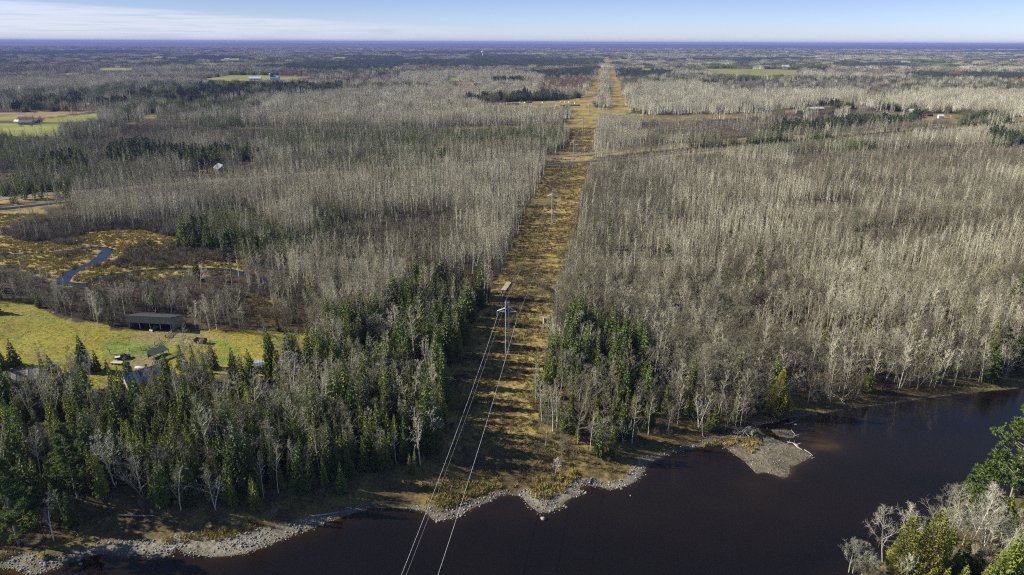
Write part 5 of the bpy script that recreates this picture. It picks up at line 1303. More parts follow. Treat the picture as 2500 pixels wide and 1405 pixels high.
# ------------------------------------------------------------------ marked trees: the ones the eye picks out
LANDMARKS = []
def lm(name, px, py):
    q = pt(px, py); LANDMARKS.append((name, q[0], q[1]))
for nm_, x_, y_ in (('the near lattice pylon', 1238, 868), ('the near hunting stand', 1330, 808), ('the plank bridge', 1237, 700), ('the open barn', 400, 806), ('the red wagon', 491, 838), ('the blue-roofed hut', 642, 905), ('the grey-roofed farmhouse', 352, 938), ('the long low house', 62, 936),
                    ('the field shelter', 388, 872), ('the creek bend', 262, 610), ('the reedy creek reach', 480, 656), ('the boulder off the bank', 1326, 1268), ('the driftwood heap', 1810, 1062), ('the gravel spit', 1870, 1110), ('the left cobble tongue', 390, 1355), ('the beach under the wires', 1060, 1260),
                    ('the blue ditch pool', 1358, 718), ('the fallen trunk on the right shore', 2010, 970), ('the second lattice pylon', 1348, 545), ('the far-left beach end', 20, 1385), ('the middle gravel spur', 1425, 1200), ('the golden wood gap', 630, 745), ('the sharp inner shore bend', 1580, 1140), ('the wheel track bend', 1386, 632), ('the broad spruce between the houses', 208, 905), ('the lone paddock spruce', 446, 905), ('the bright riverside fir', 953, 1125), ('the pale strip-edge tree', 1055, 930), ('the dead bank tree', 440, 1245), ('the birch in the bank shade', 130, 1320), ('the lower-edge fir', 835, 1200), ('the lit bank fir', 1462, 1112), ('the tallest right-hand spruce', 1412, 848), ('the second-group spruce', 1520, 900), ('the meadow-end spruce', 813, 870), ('the low-group spruce', 905, 910), ('the strip-edge spruce', 1118, 880), ('the small shore cedar', 1826, 992), ('the lone meadow tree', 645, 848), ('the leaning creek birch', 490, 705)): lm(nm_, x_, y_)
from_special = []
def special(parts, px, py, s, rz, label, name, cat, mats_, tilt=(0, 0), land=None, keep=2.0, dz=0):
    q = pt(px, py)
    e = empty(name, (q[0], q[1], max(q[2], WZ) - .1 + dz), rz, label, cat); e.rotation_euler = (tilt[0], tilt[1], rz); e.scale = (s, s, s)
    t_, c_ = parts
    t_.obj('trunk', M[mats_[0]], e); c_.obj('crown', M[mats_[1]], e)
    KEEP_OUT.append((q[0], q[1], keep))
    if land: LANDMARKS.append((land, q[0], q[1]))
special(gen_cedar(1, 17.5, 4.7, 6200, .55, pw=1.05, belly=.24), 1898, 1010, 1, 0, 'big yellow-green cedar standing alone above the gravel spit', 'cedar_tree', 'cedar', ('conifer_bark', 'cedar_leaves'), land='the big shore cedar', keep=5)
special(gen_cedar(2, 6, 1.5, 1100, .4), 1826, 992, 1, 0, 'small yellow-green cedar left of the big shore cedar', 'cedar_tree', 'cedar', ('conifer_bark', 'cedar_leaves'), keep=2.5)
special(gen_pine(3, 27, 4.6, .42, 44, 7, 11, .95), 568, 700, 1, 0, 'tall red pine with bare trunk beside the creek', 'pine_tree', 'pine', ('pine_bark', 'redpine_needles'), land='the tall creek pine', keep=5)
special(gen_pine(4, 25, 5.6, .12, 74, 11, 20, .9), 46, 1330, 1, 0, 'big bright green white pine in the bottom left corner', 'pine_tree', 'pine', ('pine_bark', 'pine_needles'), land='the bottom-left white pine', keep=5)
special(gen_pine(5, 22, 4.6, .12, 64, 10, 20, .85), 190, 1215, 1, 1, 'bright green white pine second from the left in the front wood', 'pine_tree', 'pine', ('pine_bark', 'pine_needles'), land='the second white pine', keep=4)
special(gen_pine(6, 19, 4.2, .1, 50, 8, 12, .9), -20, 1240, 1, 2, 'white pine cut by the left picture edge', 'pine_tree', 'pine', ('pine_bark', 'pine_needles'), keep=4)
# the near bank, bottom right
NB = 1.28

special(gen_pine(7, 23, 6.0, .14, 50, 8, 20, .85, .1), 2468, 1214, NB, .3, 'large open-crowned white pine on the near bank at the right edge', 'pine_tree', 'pine', ('pine_bark', 'pine_needles'), keep=4)
special(gen_pine(8, 15, 3.6, .1, 44, 8, 18, .8), 2412, 1252, NB, 1.3, 'dense young white pine under the large one at the right edge', 'pine_tree', 'pine', ('pine_bark', 'pine_needles'), keep=4)
special(gen_pine(9, 12.5, 2.8, .1, 40, 7, 11, .8), 2340, 1292, NB, 2.3, 'slim pine peeping out behind the white birch on the near bank', 'pine_tree', 'pine', ('pine_bark', 'pine_needles'), keep=3)
special(gen_cedar(10, 13, 3.1, 3800, .42, pw=.9), 2198, 1400, NB, 1, 'left of two plump yellow-green cedars on the near bank', 'cedar_tree', 'cedar', ('conifer_bark', 'cedar_leaves'), keep=3)
special(gen_cedar(11, 14.5, 3.5, 4400, .42, pw=.75), 2262, 1402, NB, 2, 'right of two plump yellow-green cedars on the near bank', 'cedar_tree', 'cedar', ('conifer_bark', 'cedar_leaves'), keep=3)
special(gen_cedar(12, 4.5, 1.5, 900, .4), 2240, 1422, NB, 2, 'low cedar at the foot of the two plump ones', 'cedar_tree', 'cedar', ('conifer_bark', 'cedar_leaves'), keep=2)
def bw_(seed, h, sp, **k): return gen_spread(seed, h, .22, sp, 13, 7, 4, 3, **k)
special(bw_(20, 15.5, .38, r0=.15, tw=.024, up=.5), 2368, 1350, NB, 0, 'tall white birch with dense bare limbs on the near bank', 'birch_tree', 'birch tree', ('birch_bark', 'birch_twig'), keep=3)
special(bw_(21, 13, .46, r0=.15, tw=.024, up=.5), 2400, 1350, NB, 1, 'broad white birch leaning right of the tall one on the near bank', 'birch_tree', 'birch tree', ('birch_bark', 'birch_twig'), tilt=(0, .16), keep=3)
special(bw_(22, 13.5, .5, r0=.16, tw=.022, up=.3), 2290, 1336, NB, 2, 'grey-green bare tree with fan-shaped crown above the two cedars', 'ash_tree', 'ash tree', ('ash_bark', 'ash_twig'), keep=3)
special(bw_(23, 11.5, .5, r0=.18, tw=.022, up=.3), 2335, 1318, NB, 3, 'grey bare tree left of the tall white birch on the near bank', 'ash_tree', 'ash tree', ('ash_bark', 'ash_bark'), keep=3)
special(bw_(24, 10, .55, r0=.17, tw=.022, up=.25), 2155, 1372, NB, 4, 'reddish-grey bare tree leaning over the water on the near bank', 'ash_tree', 'ash tree', ('ash_bark', 'birch_twig'), tilt=(.1, -.22), keep=2)
special(bw_(25, 9, .55, r0=.16, tw=.022, up=.25), 2215, 1345, NB, 5, 'reddish bare tree behind the left plump cedar', 'ash_tree', 'ash tree', ('ash_bark', 'birch_twig'), tilt=(.05, -.1), keep=2)
special(gen_spread(26, 6.5, .15, .6, 9, 6, 4, 3, r0=.12, tw=.035, multi=2), 2074, 1398, NB, 0, 'small grey lichen-crusted tree leftmost on the near bank', 'ash_tree', 'ash tree', ('lichen_bark', 'lichen_bark'), keep=2)
special(gen_spread(27, 5.6, .15, .6, 8, 6, 4, 3, r0=.11, tw=.035, multi=2), 2112, 1402, NB, 0, 'second small lichen-crusted tree from the left on the near bank', 'ash_tree', 'ash tree', ('lichen_bark', 'lichen_bark'), keep=2)
special(gen_spread(28, 7, .2, .6, 9, 6, 4, 3, r0=.12, tw=.03), 2400, 1415, NB, 0, 'grey-green bare sapling before the leaning birch at bottom right', 'ash_tree', 'ash tree', ('ash_bark', 'ash_twig'), keep=2)
special(gen_spread(29, 8, .3, .4, 8, 5, 4, 2, r0=.1, tw=.03), 2438, 1362, NB, 0, 'thin pale sapling leaning right at the near bank', 'birch_tree', 'birch tree', ('birch_bark', 'birch_twig'), tilt=(0, .35), keep=2)
for i, (x_, y_, h_, R_, lab) in enumerate(((2350, 1392, 6.5, 1.3, 'small bright fir in the dark gap of the near bank'), (2450, 1440, 12, 2.6, 'blue-green spruce at the bottom right edge'), (2500, 1420, 13, 2.8, 'blue-green spruce in the bottom right corner'), (2420, 1462, 9, 2.0, 'yellow-green fir below the bottom right spruces'), (2305, 1440, 5, 1.4, 'low fir at the bottom edge right of the cedars'),
                                           (2480, 1320, 9, 2.0, 'dark fir in the shade under the large right-edge pine'), (2440, 1300, 7, 1.8, 'dark fir under the dense young pine'))):
    special(gen_spruce(30 + i, h_, R_, .38, 9, droop=.15, fat=.5), x_, y_, NB, i, lab, 'fir_tree', 'fir', ('conifer_bark', 'fir_needles'), keep=2)
special(gen_pine(13, 18, 4.8, .1, 46, 8, 18, .85), 2500, 1250, NB, 2, 'white pine at the right edge below the large open-crowned one', 'pine_tree', 'pine', ('pine_bark', 'pine_needles'), keep=3)
# spruces standing round the meadow and farm yard
for i, (x_, y_, h_, R_, lab) in enumerate(((36, 893, 11, 2.6, 'dark spruce at the meadow edge above the long low house'), (6, 900, 9, 2.3, 'dark spruce at the left picture edge beside the meadow'), (208, 905, 14.5, 3.2, 'broad dark spruce between the two houses'), (238, 905, 8.5, 1.8, 'slim spruce right behind the broad one between the houses'), (318, 938, 12, 2.7, 'dark spruce hiding the pickup at the farm yard'), (128, 925, 9.5, 2.2, 'spruce at the right end of the long low house'),
        (446, 905, 10.5, 2.2, 'lone spruce right of the field shelter'), (521, 900, 11, 2.4, 'spruce below the red wagon'), (573, 925, 12.5, 2.7, 'dark heavy spruce left of the blue-roofed hut'), (690, 925, 8.5, 2.5, 'bushy spruce right of the blue-roofed hut'), (757, 905, 11, 2.7, 'spruce at the right end of the meadow'), (262, 905, 4.5, 1.2, 'little spruce near the wagon'), (712, 928, 9, 2.5, 'second bushy spruce right of the hut'), (-14, 765, 8, 3, 'dark spruce cut by the left edge above the meadow'),
        (813, 870, 15, 3.0, 'big spruce left in the group at the meadow end'), (905, 910, 17, 3.0, 'big spruce low in the group left of the strip'), (1412, 848, 25, 3.4, 'tallest dark spruce right of the strip'), (1385, 862, 19, 3.0, 'dark spruce left of the tallest one'), (1520, 900, 22, 2.9, 'tall spruce second group right of the strip'), (1018, 830, 22, 2.8, 'tall spruce behind the left group of the strip'),
        (1118, 880, 20, 2.6, 'tall spruce at the left edge of the strip opposite the near pylon'), (1090, 850, 19, 2.6, 'tall spruce behind the strip-edge one on the left'), (1462, 1112, 11, 1.9, 'lit fir standing apart on the bank right of the strip'), (953, 1125, 11, 2.2, 'bright fir at the river side of the left wood'), (835, 1200, 9.5, 1.8, 'fir at the lower edge of the left wood'),
        (437, 608, 11, 2, 'leftmost of four dark spruces behind the marsh'), (455, 612, 10, 1.9, 'second of four dark spruces behind the marsh'), (473, 610, 11, 2, 'third of four dark spruces behind the marsh'), (502, 606, 11.5, 2, 'rightmost of four dark spruces behind the marsh'), (535, 588, 13, 2, 'dark spruce above the four at the marsh'))):
    special(gen_spruce(50 + i, h_, R_, .5, 10), x_, y_, 1, i, lab, 'spruce_tree', 'spruce', ('conifer_bark', 'spruce_needles'), keep=2.2)
# single leafless trees
for i, (x_, y_, h_, sp, lab, bk, tw_, tl) in enumerate(((645, 848, 10, .45, 'bare grey tree standing alone on the right of the meadow', 'ash_bark', 'ash_bark', (0, 0)), (602, 815, 8, .4, 'bare tree at the meadow edge above the lone grey one', 'ash_bark', 'ash_twig', (0, 0)), (238, 800, 13, .32, 'white-trunked bare tree at the left meadow edge by the barn', 'birch_bark', 'birch_bark', (0, -.05)),
        (478, 800, 13, .3, 'white birch leaning out right of the barn', 'birch_bark', 'birch_bark', (0, -.1)), (1055, 930, 10, .55, 'pale broad bare tree at the left edge of the strip', 'birch_bark', 'birch_twig', (0, 0)), (490, 705, 13, .28, 'white birch leaning left by the creek', 'birch_bark', 'birch_bark', (0, -.18)), (507, 700, 11, .28, 'white birch right of the leaning one by the creek', 'birch_bark', 'birch_bark', (0, .1)),
        (2330, 925, 11, .35, 'leaning white birch on the right shore', 'birch_bark', 'birch_bark', (0, .4)), (1372, 1130, 9, .5, 'bare brown tree on the bank in front of the right wood', 'ash_bark', 'ash_twig', (0, 0)), (1335, 1090, 13, .35, 'slim bare tree at the lower right corner of the strip', 'ash_bark', 'ash_twig', (0, 0)), (1375, 1075, 13, .35, 'taller slim bare tree right of the strip corner', 'ash_bark', 'ash_twig', (0, 0)), (1355, 1160, 5, .7, 'low spreading bare tree just above the middle gravel', 'birch_bark', 'aspen_bark', (0, 0)),
        (112, 915, 12, .35, 'tall bare aspen by the long low house', 'aspen_bark', 'aspen_twig', (0, 0)), (180, 900, 9, .4, 'bare aspen between long low house and broad spruce', 'aspen_bark', 'aspen_twig', (0, 0)), (1765, 1010, 7, .5, 'grey dead tree at the shore left of the cedar', 'aspen_bark', 'aspen_bark', (0, .1)), (130, 1320, 15, .25, 'white birch trunk rising in the shade right of the corner pine', 'birch_bark', 'ash_bark', (0, 0)), (440, 1245, 13, .45, 'grey dead tree leaning in the shade of the left wood front', 'aspen_bark', 'ash_bark', (0, -.08)), (1640, 990, 12, .55, 'wide grey-green bare tree in the right wood', 'ash_bark', 'ash_bark', (0, 0)))):
    special(gen_spread(820 + i, h_, .25, sp, 10, 6, 4, 3, r0=.012 * h_, tw=.04, up=.4), x_, y_, 1, i, lab, 'bare_tree', 'bare tree', (bk, tw_), tilt=tl, keep=1.5, land={7: 'the leaning right-shore birch', 17: 'the wide grey-green tree'}.get(i))
special(gen_spruce(98, 8, 1.6, .6, 7, droop=.05, thin=.8), 231, 712, 1, 0, 'small golden larch in the brush behind the meadow', 'larch_tree', 'larch', ('conifer_bark', 'larch_gold'), keep=2)
for i, (x_, y_, h_, lab) in enumerate(((1930, 430, 9, 'round dark pine alone in the aspens right of the strip'), (2405, 345, 10, 'dark pine left in the group in the upper right aspens'), (2440, 350, 11, 'dark pine in the middle of the upper right group'), (1262, 385, 8, 'small dark pine at the left wood near the highway'))):
    special(gen_pine(240 + i, h_, 3.4, .1, 34, 6, 8, 1.2), x_, y_, 1, 0, lab, 'pine_tree', 'pine', ('pine_bark', 'redpine_needles'), keep=4)
# the rest of the near bank wood
NBK = [(2300, 1330, 'a'), (2325, 1326, 'b'), (2350, 1350, 'a'), (2372, 1340, 'b'), (2395, 1360, 'a'), (2415, 1352, 'a'), (2440, 1325, 'b'), (2460, 1345, 'a'), (2480, 1335, 'a'), (2330, 1375, 't'), (2360, 1385, 't'), (2452, 1390, 'a'), (2285, 1318, 'a'), (2240, 1338, 'a'), (2105, 1412, 't'), (2256, 1344, 'a'), (2318, 1350, 'f'), (2352, 1330, 'b'), (2372, 1312, 'a'), (2395, 1330, 'a'), (2420, 1310, 'a'), (2380, 1400, 'f'), (2350, 1430, 'f'),
       (2440, 1395, 'c'), (2465, 1375, 'a'), (2490, 1360, 'b'), (2500, 1300, 'p'), (2455, 1275, 'f'), (2410, 1285, 'f'), (2470, 1410, 'f'), (2400, 1445, 'f'), (2270, 1440, 'c'), (2325, 1410, 'f'), (2380, 1375, 't'), (2425, 1430, 'f'), (2130, 1425, 't'), (2200, 1440, 'a'), (2500, 1262, 'a'), (2445, 1345, 'a')]
NBL = {'a': ('ash_tree', 'ash tree', 'bare grey tree'), 'b': ('birch_tree', 'birch tree', 'pale bare birch'), 'f': ('fir_tree', 'fir', 'young green fir'), 'p': ('pine_tree', 'pine', 'small white pine'), 'c': ('cedar_tree', 'cedar', 'small plump cedar'), 't': ('ash_tree', 'ash tree', 'low twiggy grey sapling')}
NBR = ['first', 'second', 'third', 'fourth', 'fifth', 'sixth', 'seventh', 'eighth', 'ninth', 'tenth', 'eleventh', 'twelfth', 'thirteenth', 'fourteenth', 'fifteenth', 'sixteenth', 'seventeenth', 'eighteenth', 'nineteenth', 'twentieth', 'twenty-first', 'twenty-second', 'twenty-third', 'twenty-fourth', 'twenty-fifth', 'twenty-sixth', 'twenty-seventh', 'twenty-eighth', 'twenty-ninth', 'thirtieth']
nbc = {}
for j, (x_, y_, kd) in enumerate(sorted(NBK)):
    nm_, ct_, lb = NBL[kd]; q = nbc.get(kd, 0); nbc[kd] = q + 1
    lab = '%s %s from the left among those on the near bank' % (NBR[q], lb)
    if kd == 'a': special(gen_spread(1000 + j, 6 + 4 * random.random(), .18, .55, 9, 5, 4, 3, r0=.11, tw=.026, up=.35), x_, y_, 1.1, j, lab, nm_, ct_, (random.choice(('ash_bark', 'lichen_bark')), random.choice(('ash_twig', 'lichen_bark', 'birch_twig'))))
    elif kd == 't': special(gen_spread(1000 + j, 3.6, .1, .7, 10, 6, 5, 4, r0=.07, tw=.024, multi=3), x_, y_, 1.1, j, lab, nm_, ct_, ('ash_bark', 'ash_twig'))
    elif kd == 'b': special(bw_(1000 + j, 9, .4, r0=.11, tw=.022, up=.5), x_, y_, 1.1, j, lab, nm_, ct_, ('birch_bark', 'birch_twig'))
    elif kd == 'f': special(gen_spruce(1000 + j, 5 + 4 * random.random(), 1.7, .36, 9, droop=.15, fat=.5), x_, y_, 1.1, j, lab, nm_, ct_, ('conifer_bark', 'fir_needles'))
    elif kd == 'p': special(gen_pine(1000 + j, 11, 3, .1, 40, 7, 11, .8), x_, y_, 1.1, j, lab, nm_, ct_, ('pine_bark', 'pine_needles'))
    else: special(gen_cedar(1000 + j, 5.5, 1.9, 1600, .4), x_, y_, 1.1, j, lab, nm_, ct_, ('conifer_bark', 'cedar_leaves'))
# broom and bushes on the near bank
q_ = [pt(x_, y_) for x_, y_ in ((2310, 1372), (2345, 1362), (2385, 1345), (2425, 1335), (2150, 1410), (2180, 1425), (2460, 1330), (2130, 1402), (2285, 1385), (2410, 1390))]
nbm = mat('russet_brush', (.24, .15, .075), .9, .2, (.30, .24, .12))
sh_ = [gen_shrub(900 + i, 2.6, 1.8, 40, 8, .035).mesh('russet_bush', [nbm]) for i in range(3)]
for i, q in enumerate(q_):
    tag(put('bush', sh_[i % 3], None, (q[0], q[1], q[2] - .05), i), 'russet leafless bush %s' % ('between the tall birch and the two plump cedars', 'under the tall white birch', 'at the foot of the broad leaning birch', 'under the dense young pine', 'below the tree leaning over the water', 'left of the left plump cedar', 'under the large right-edge pine', 'beside the second lichen-crusted tree', 'right of the right plump cedar', 'in front of the broad leaning birch')[i], 'bush', 'russet bushes on the near bank')

# ------------------------------------------------------------------ haze: thin air over the whole plain
hz = MB(); hz.box((0, 25900, 71), (170000, 52600, 158))
hm = bpy.data.materials.new('haze'); hm.use_nodes = True; n = hm.node_tree.nodes; n.clear()
pv = n.new('ShaderNodeVolumePrincipled'); pv.inputs['Color'].default_value = (.23, .29, .70, 1); pv.inputs['Density'].default_value = 5.2e-5; pv.inputs['Anisotropy'].default_value = .0
ou = n.new('ShaderNodeOutputMaterial'); hm.node_tree.links.new(pv.outputs[0], ou.inputs['Volume'])
tag(hz.obj('haze', hm), kind='stuff')

# ------------------------------------------------------------------ masses: points that carry instances
PROTO = {}
def mass(name, P, rotz, scl, idx, meshes, label, tilt=None):
    """one object: a cloud of points, each showing one of the given meshes"""
    pc = bpy.data.collections.new(name + '_forms')
    for i, me_ in enumerate(meshes):
        o = bpy.data.objects.new('form_%03d' % i, me_); o.name = '%s_form_%03d' % (name, i); pc.objects.link(o)
    n = len(P)
    me_ = bpy.data.meshes.new(name)
    me_.vertices.add(n); me_.vertices.foreach_set('co', np.asarray(P, np.float32).ravel())
    rot = np.zeros((n, 3), np.float32); rot[:, 2] = rotz
    if tilt is not None: rot[:, :2] = tilt
    a = me_.attributes.new('turn', 'FLOAT_VECTOR', 'POINT'); a.data.foreach_set('vector', rot.ravel())
    s = np.asarray(scl, np.float32)
    if s.ndim == 1: s = np.repeat(s[:, None], 3, 1)
    a = me_.attributes.new('size', 'FLOAT_VECTOR', 'POINT'); a.data.foreach_set('vector', np.ascontiguousarray(s).ravel())
    a = me_.attributes.new('form', 'INT', 'POINT'); a.data.foreach_set('value', np.asarray(idx, np.int32))
    me_.update()
    ob = bpy.data.objects.new(name, me_); COL.objects.link(ob)
    ng = bpy.data.node_groups.new(name + '_nodes', 'GeometryNodeTree')
    ng.interface.new_socket('Geometry', in_out='INPUT', socket_type='NodeSocketGeometry')
    ng.interface.new_socket('Geometry', in_out='OUTPUT', socket_type='NodeSocketGeometry')
    N, L = ng.nodes, ng.links
    gi, go_ = N.new('NodeGroupInput'), N.new('NodeGroupOutput')
    ip = N.new('GeometryNodeInstanceOnPoints'); ci = N.new('GeometryNodeCollectionInfo')
    ci.inputs['Collection'].default_value = pc; ci.inputs['Separate Children'].default_value = True; ci.inputs['Reset Children'].default_value = True
    L.new(gi.outputs[0], ip.inputs['Points']); L.new(ci.outputs[0], ip.inputs['Instance']); ip.inputs['Pick Instance'].default_value = True
    for nm, ty, so in (('turn', 'FLOAT_VECTOR', 'Rotation'), ('size', 'FLOAT_VECTOR', 'Scale'), ('form', 'INT', 'Instance Index')):
        na = N.new('GeometryNodeInputNamedAttribute'); na.data_type = ty; na.inputs[0].default_value = nm
        L.new(na.outputs[0], ip.inputs[so])
    L.new(ip.outputs[0], go_.inputs[0])
    mo = ob.modifiers.new('scatter', 'NODES'); mo.node_group = ng
    return tag(ob, label, kind='stuff')

def mats_of(k): return [M[KM[k][0]], M[KM[k][1]]]
near_parts = {k: [(t.mesh(k + '_trunk', [mats_of(k)[0]]), c.mesh(k + '_crown', [mats_of(k)[1]])) for t, c in NEAR[k]] for k in NEAR}
near_join = {k: [joined(t, c, k + '_tree', mats_of(k)) for t, c in NEAR[k]] for k in NEAR}
mid_join = {k: [joined(t, c, k + '_tree_far', mats_of(k)) for t, c in MIDL[k]] for k in MIDL}

T1 = plant(120, 470, 3.0)
T2 = plant(470, 1050, 3.4)
SINGLE = 300
NAMES = {'aspen': ('aspen_tree', 'aspen', 'slender bare aspen', 'bare aspens in the near woods'),
         'birch': ('birch_tree', 'birch tree', 'white-limbed bare birch', 'white birches in the near woods'),
         'ash': ('ash_tree', 'ash tree', 'twiggy bare grey hardwood', 'bare grey hardwoods in the near woods'),
         'spruce': ('spruce_tree', 'spruce', 'broad dark green spruce', 'dark spruces in the near woods'),
         'fir': ('fir_tree', 'fir', 'narrow green fir spire', 'fir spires in the near woods')}
ORD = ['closest', 'second closest', 'third closest', 'fourth closest', 'fifth closest', 'sixth closest', 'seventh closest', 'eighth closest', 'ninth closest', 'tenth closest',
       'eleventh closest', 'twelfth closest', 'thirteenth closest', 'fourteenth closest', 'fifteenth closest', 'sixteenth closest', 'seventeenth closest', 'eighteenth closest', 'nineteenth closest', 'twentieth closest', 'twenty-first closest', 'twenty-second closest', 'twenty-third closest', 'twenty-fourth closest']
ranks = {}
def tree(kind, parts, loc, s, rz, tilt, label, name=None, cat=None, group=None, mats=None):
    nm, ct, _, grp = NAMES.get(kind, (kind, kind, '', None))
    e = empty(name or nm, loc, rz, label, cat or ct, group if group is not None else grp)
    e.rotation_euler = (tilt[0], tilt[1], rz); fat_ = random.uniform(.82, 1.25); e.scale = (s * fat_, s * fat_, s)
    a = bpy.data.objects.new('trunk', parts[0]); COL.objects.link(a); a.parent = e
    b_ = bpy.data.objects.new('crown', parts[1]); COL.objects.link(b_); b_.parent = e
    return e
rest = {k: [[], [], [], []] for k in KINDS}
def side_of(x, y, o):
    lx, ly = LMX[o]; vx, vy = lx / math.hypot(lx, ly), ly / math.hypot(lx, ly)
    a = (x - lx) * vx + (y - ly) * vy; r_ = (x - lx) * vy - (y - ly) * vx
    return ('behind' if a > 0 else 'in front of') if abs(a) > abs(r_) else ('right of' if r_ > 0 else 'left of')
X, Y, Z, K, HF, CC, PX, PY = T1
DD = np.sqrt(X ** 2 + Y ** 2 + CAMZ ** 2)
inframe = (PX > -5) & (PX < 2505) & (PY > 110) & (PY < 1430)
hmed = {k: np.median(HF[K == ki]) if (K == ki).any() else 1 for ki, k in enumerate(KINDS)}
LMX = np.array([[a[1], a[2]] for a in LANDMARKS])
for ki, k in enumerate(KINDS):
    sel = np.where(K == ki)[0]
    singles = np.array([], int)
    if k in NEAR:
        cand = sel[inframe[sel]]
        big = H0[k] * HF[cand] / DD[cand]
        singles = cand[np.argsort(-big)[:SINGLE - 6]]
        owner = np.argmin((X[singles][:, None] - LMX[None, :, 0]) ** 2 + (Y[singles][:, None] - LMX[None, :, 1]) ** 2, 1)
        dist = np.sqrt((X[singles] - LMX[owner, 0]) ** 2 + (Y[singles] - LMX[owner, 1]) ** 2)
        cnt = {}
        for j in np.argsort(dist):
            i = singles[j]; o_ = owner[j]; q = cnt.get(o_, 0); cnt[o_] = q + 1
            med = HF[i] / hmed[k]; lab = ('tall ' if med > 1.1 else 'short ' if med < .9 else 'medium-tall ') + NAMES[k][2] + (', %s to %s' % (ORD[q], LANDMARKS[o_][0]) if q < len(ORD) else ' in the crowd %s %s' % (side_of(X[i], Y[i], o_), LANDMARKS[o_][0]))
            tree(k, near_parts[k][rng.integers(len(near_parts[k]))], (X[i], Y[i], Z[i] - .1), HF[i], rng.random() * 6.28, rng.normal(0, .03, 2), lab)
    left = np.setdiff1d(sel, singles)
    nn_ = len(near_join.get(k, []))
    rest[k][0].append(np.stack([X[left], Y[left], Z[left] - .1], -1)); rest[k][1].append(HF[left])
    isn = (Y[left] < 330) & (nn_ > 0)
    nm_ = len(mid_join[k])
    rest[k][2].append(np.where(isn, rng.integers(0, max(nn_, 1), len(left)), nn_ + rng.integers(0, nm_, len(left))))
    s2 = np.where(T2[3] == ki)[0]
    rest[k][0].append(np.stack([T2[0][s2], T2[1][s2], T2[2][s2] - .1], -1)); rest[k][1].append(T2[4][s2])
    rest[k][2].append(nn_ + rng.integers(0, nm_, len(s2)))
# the distance: clumps
CL, CS = {}, {}
for k in KINDS:
    nC = {'aspen': 20, 'birch': 14, 'ash': 13, 'spruce': 18, 'fir': 22, 'larch': 18, 'plantation': 24, 'pine': 12}[k]
    CL[k] = [joined(*clump(k, 300 + i, 16, nC, False), k + '_clump', mats_of(k)) for i in range(3)]
    CS[k] = [joined(*clump(k, 400 + i, 50, nC * 8, True), k + '_grove', mats_of(k)) for i in range(2)] if k in ('aspen', 'ash', 'spruce', 'plantation', 'larch') else None
T3 = plant(1050, 3300, 16.0)
T4 = plant(3300, 12500, 52.0)
for ki, k in enumerate(KINDS):
    base = len(near_join.get(k, [])) + len(mid_join[k])
    s3 = np.where(T3[3] == ki)[0]
    rest[k][0].append(np.stack([T3[0][s3], T3[1][s3], T3[2][s3] - .1], -1)); rest[k][1].append(T3[4][s3]); rest[k][2].append(base + rng.integers(0, 3, len(s3)))
    alias = {'birch': 'aspen', 'fir': 'spruce', 'pine': 'spruce'}.get(k, k)
    s4 = np.where(T4[3] == ki)[0]
    q = rest[alias]
    b2 = len(near_join.get(alias, [])) + len(mid_join[alias]) + 3
    q[0].append(np.stack([T4[0][s4], T4[1][s4], T4[2][s4] - .1], -1)); q[1].append(T4[4][s4]); q[2].append(b2 + rng.integers(0, 2, len(s4)))
FOREST = {'aspen': 'pale bare aspen forest spreading over the plain', 'birch': 'white birches scattered through the woods', 'ash': 'brown and grey bare hardwood forest',
          'spruce': 'dark spruce woods scattered over the plain', 'fir': 'green firs scattered through the woods', 'larch': 'rust and gold larch stands', 'plantation': 'dark green conifer plantations in the distance', 'pine': 'dark pines scattered among the far woods'}
FN = {'aspen': 'aspen_forest', 'birch': 'birch_forest', 'ash': 'hardwood_forest', 'spruce': 'spruce_forest', 'fir': 'fir_forest', 'larch': 'larch_forest', 'plantation': 'plantation_forest', 'pine': 'pine_forest'}
for k in KINDS:
    P = np.concatenate(rest[k][0]); s = np.concatenate(rest[k][1]); ix = np.concatenate(rest[k][2])
    if not len(P): continue
    forms = near_join.get(k, []) + mid_join[k] + CL[k] + (CS[k] or [])
    wv = s * rng.uniform(.82, 1.25, len(s)); s = np.stack([wv, wv, s], -1)
    mass(FN[k], P, rng.random(len(P)) * 6.28, s, ix, forms, FOREST[k], tilt=rng.normal(0, .04, (len(P), 2)))
    print(k, len(P))

# ------------------------------------------------------------------ undergrowth, grass, reeds, beach stones
def pts(y0, y1, step, marg=40):
    X, Y = scatter(y0, y1, step, .80, marg); d = river_dist(X, Y); Z = height(X, Y, d); px, py = proj(X, Y, Z)
    return X, Y, Z, d, px, py
X, Y, Z, d, px, py = pts(125, 470, 1.25)
cor = inpoly(px, py, CORRIDOR); mar = anyin(px, py, [MARSH, MARSH2, MARSH3]); bank = (d > 5) & (d < 24) & (~inpoly(px, py, NEARBANK)); bank &= (d > np.where(X < 60, 7, 3)) 
ck_ = np.full(X.shape, 99.); ck_[Y > 180] = creek_dist(X[Y > 180], Y[Y > 180])
r_ = rng.random(len(X)); nn1 = fbm(X / 16, Y / 7, 3)
track = segdist(X, Y, TRACK) < 1.6
nearz = Y < 470
spit_d = inpoly(px, py, [(1765, 1060), (2000, 1030), (2010, 1130), (1930, 1190), (1790, 1170)])
g_ok = ((cor & (r_ < .55 * sstep(nn1, .30, .5) + .06)) | (bank & (r_ < np.where(X < -25, .2, .42) * sstep(nn1, .32, .55))) ) & ~track & (ck_ > .3) & ~spit_d & (d > 5)
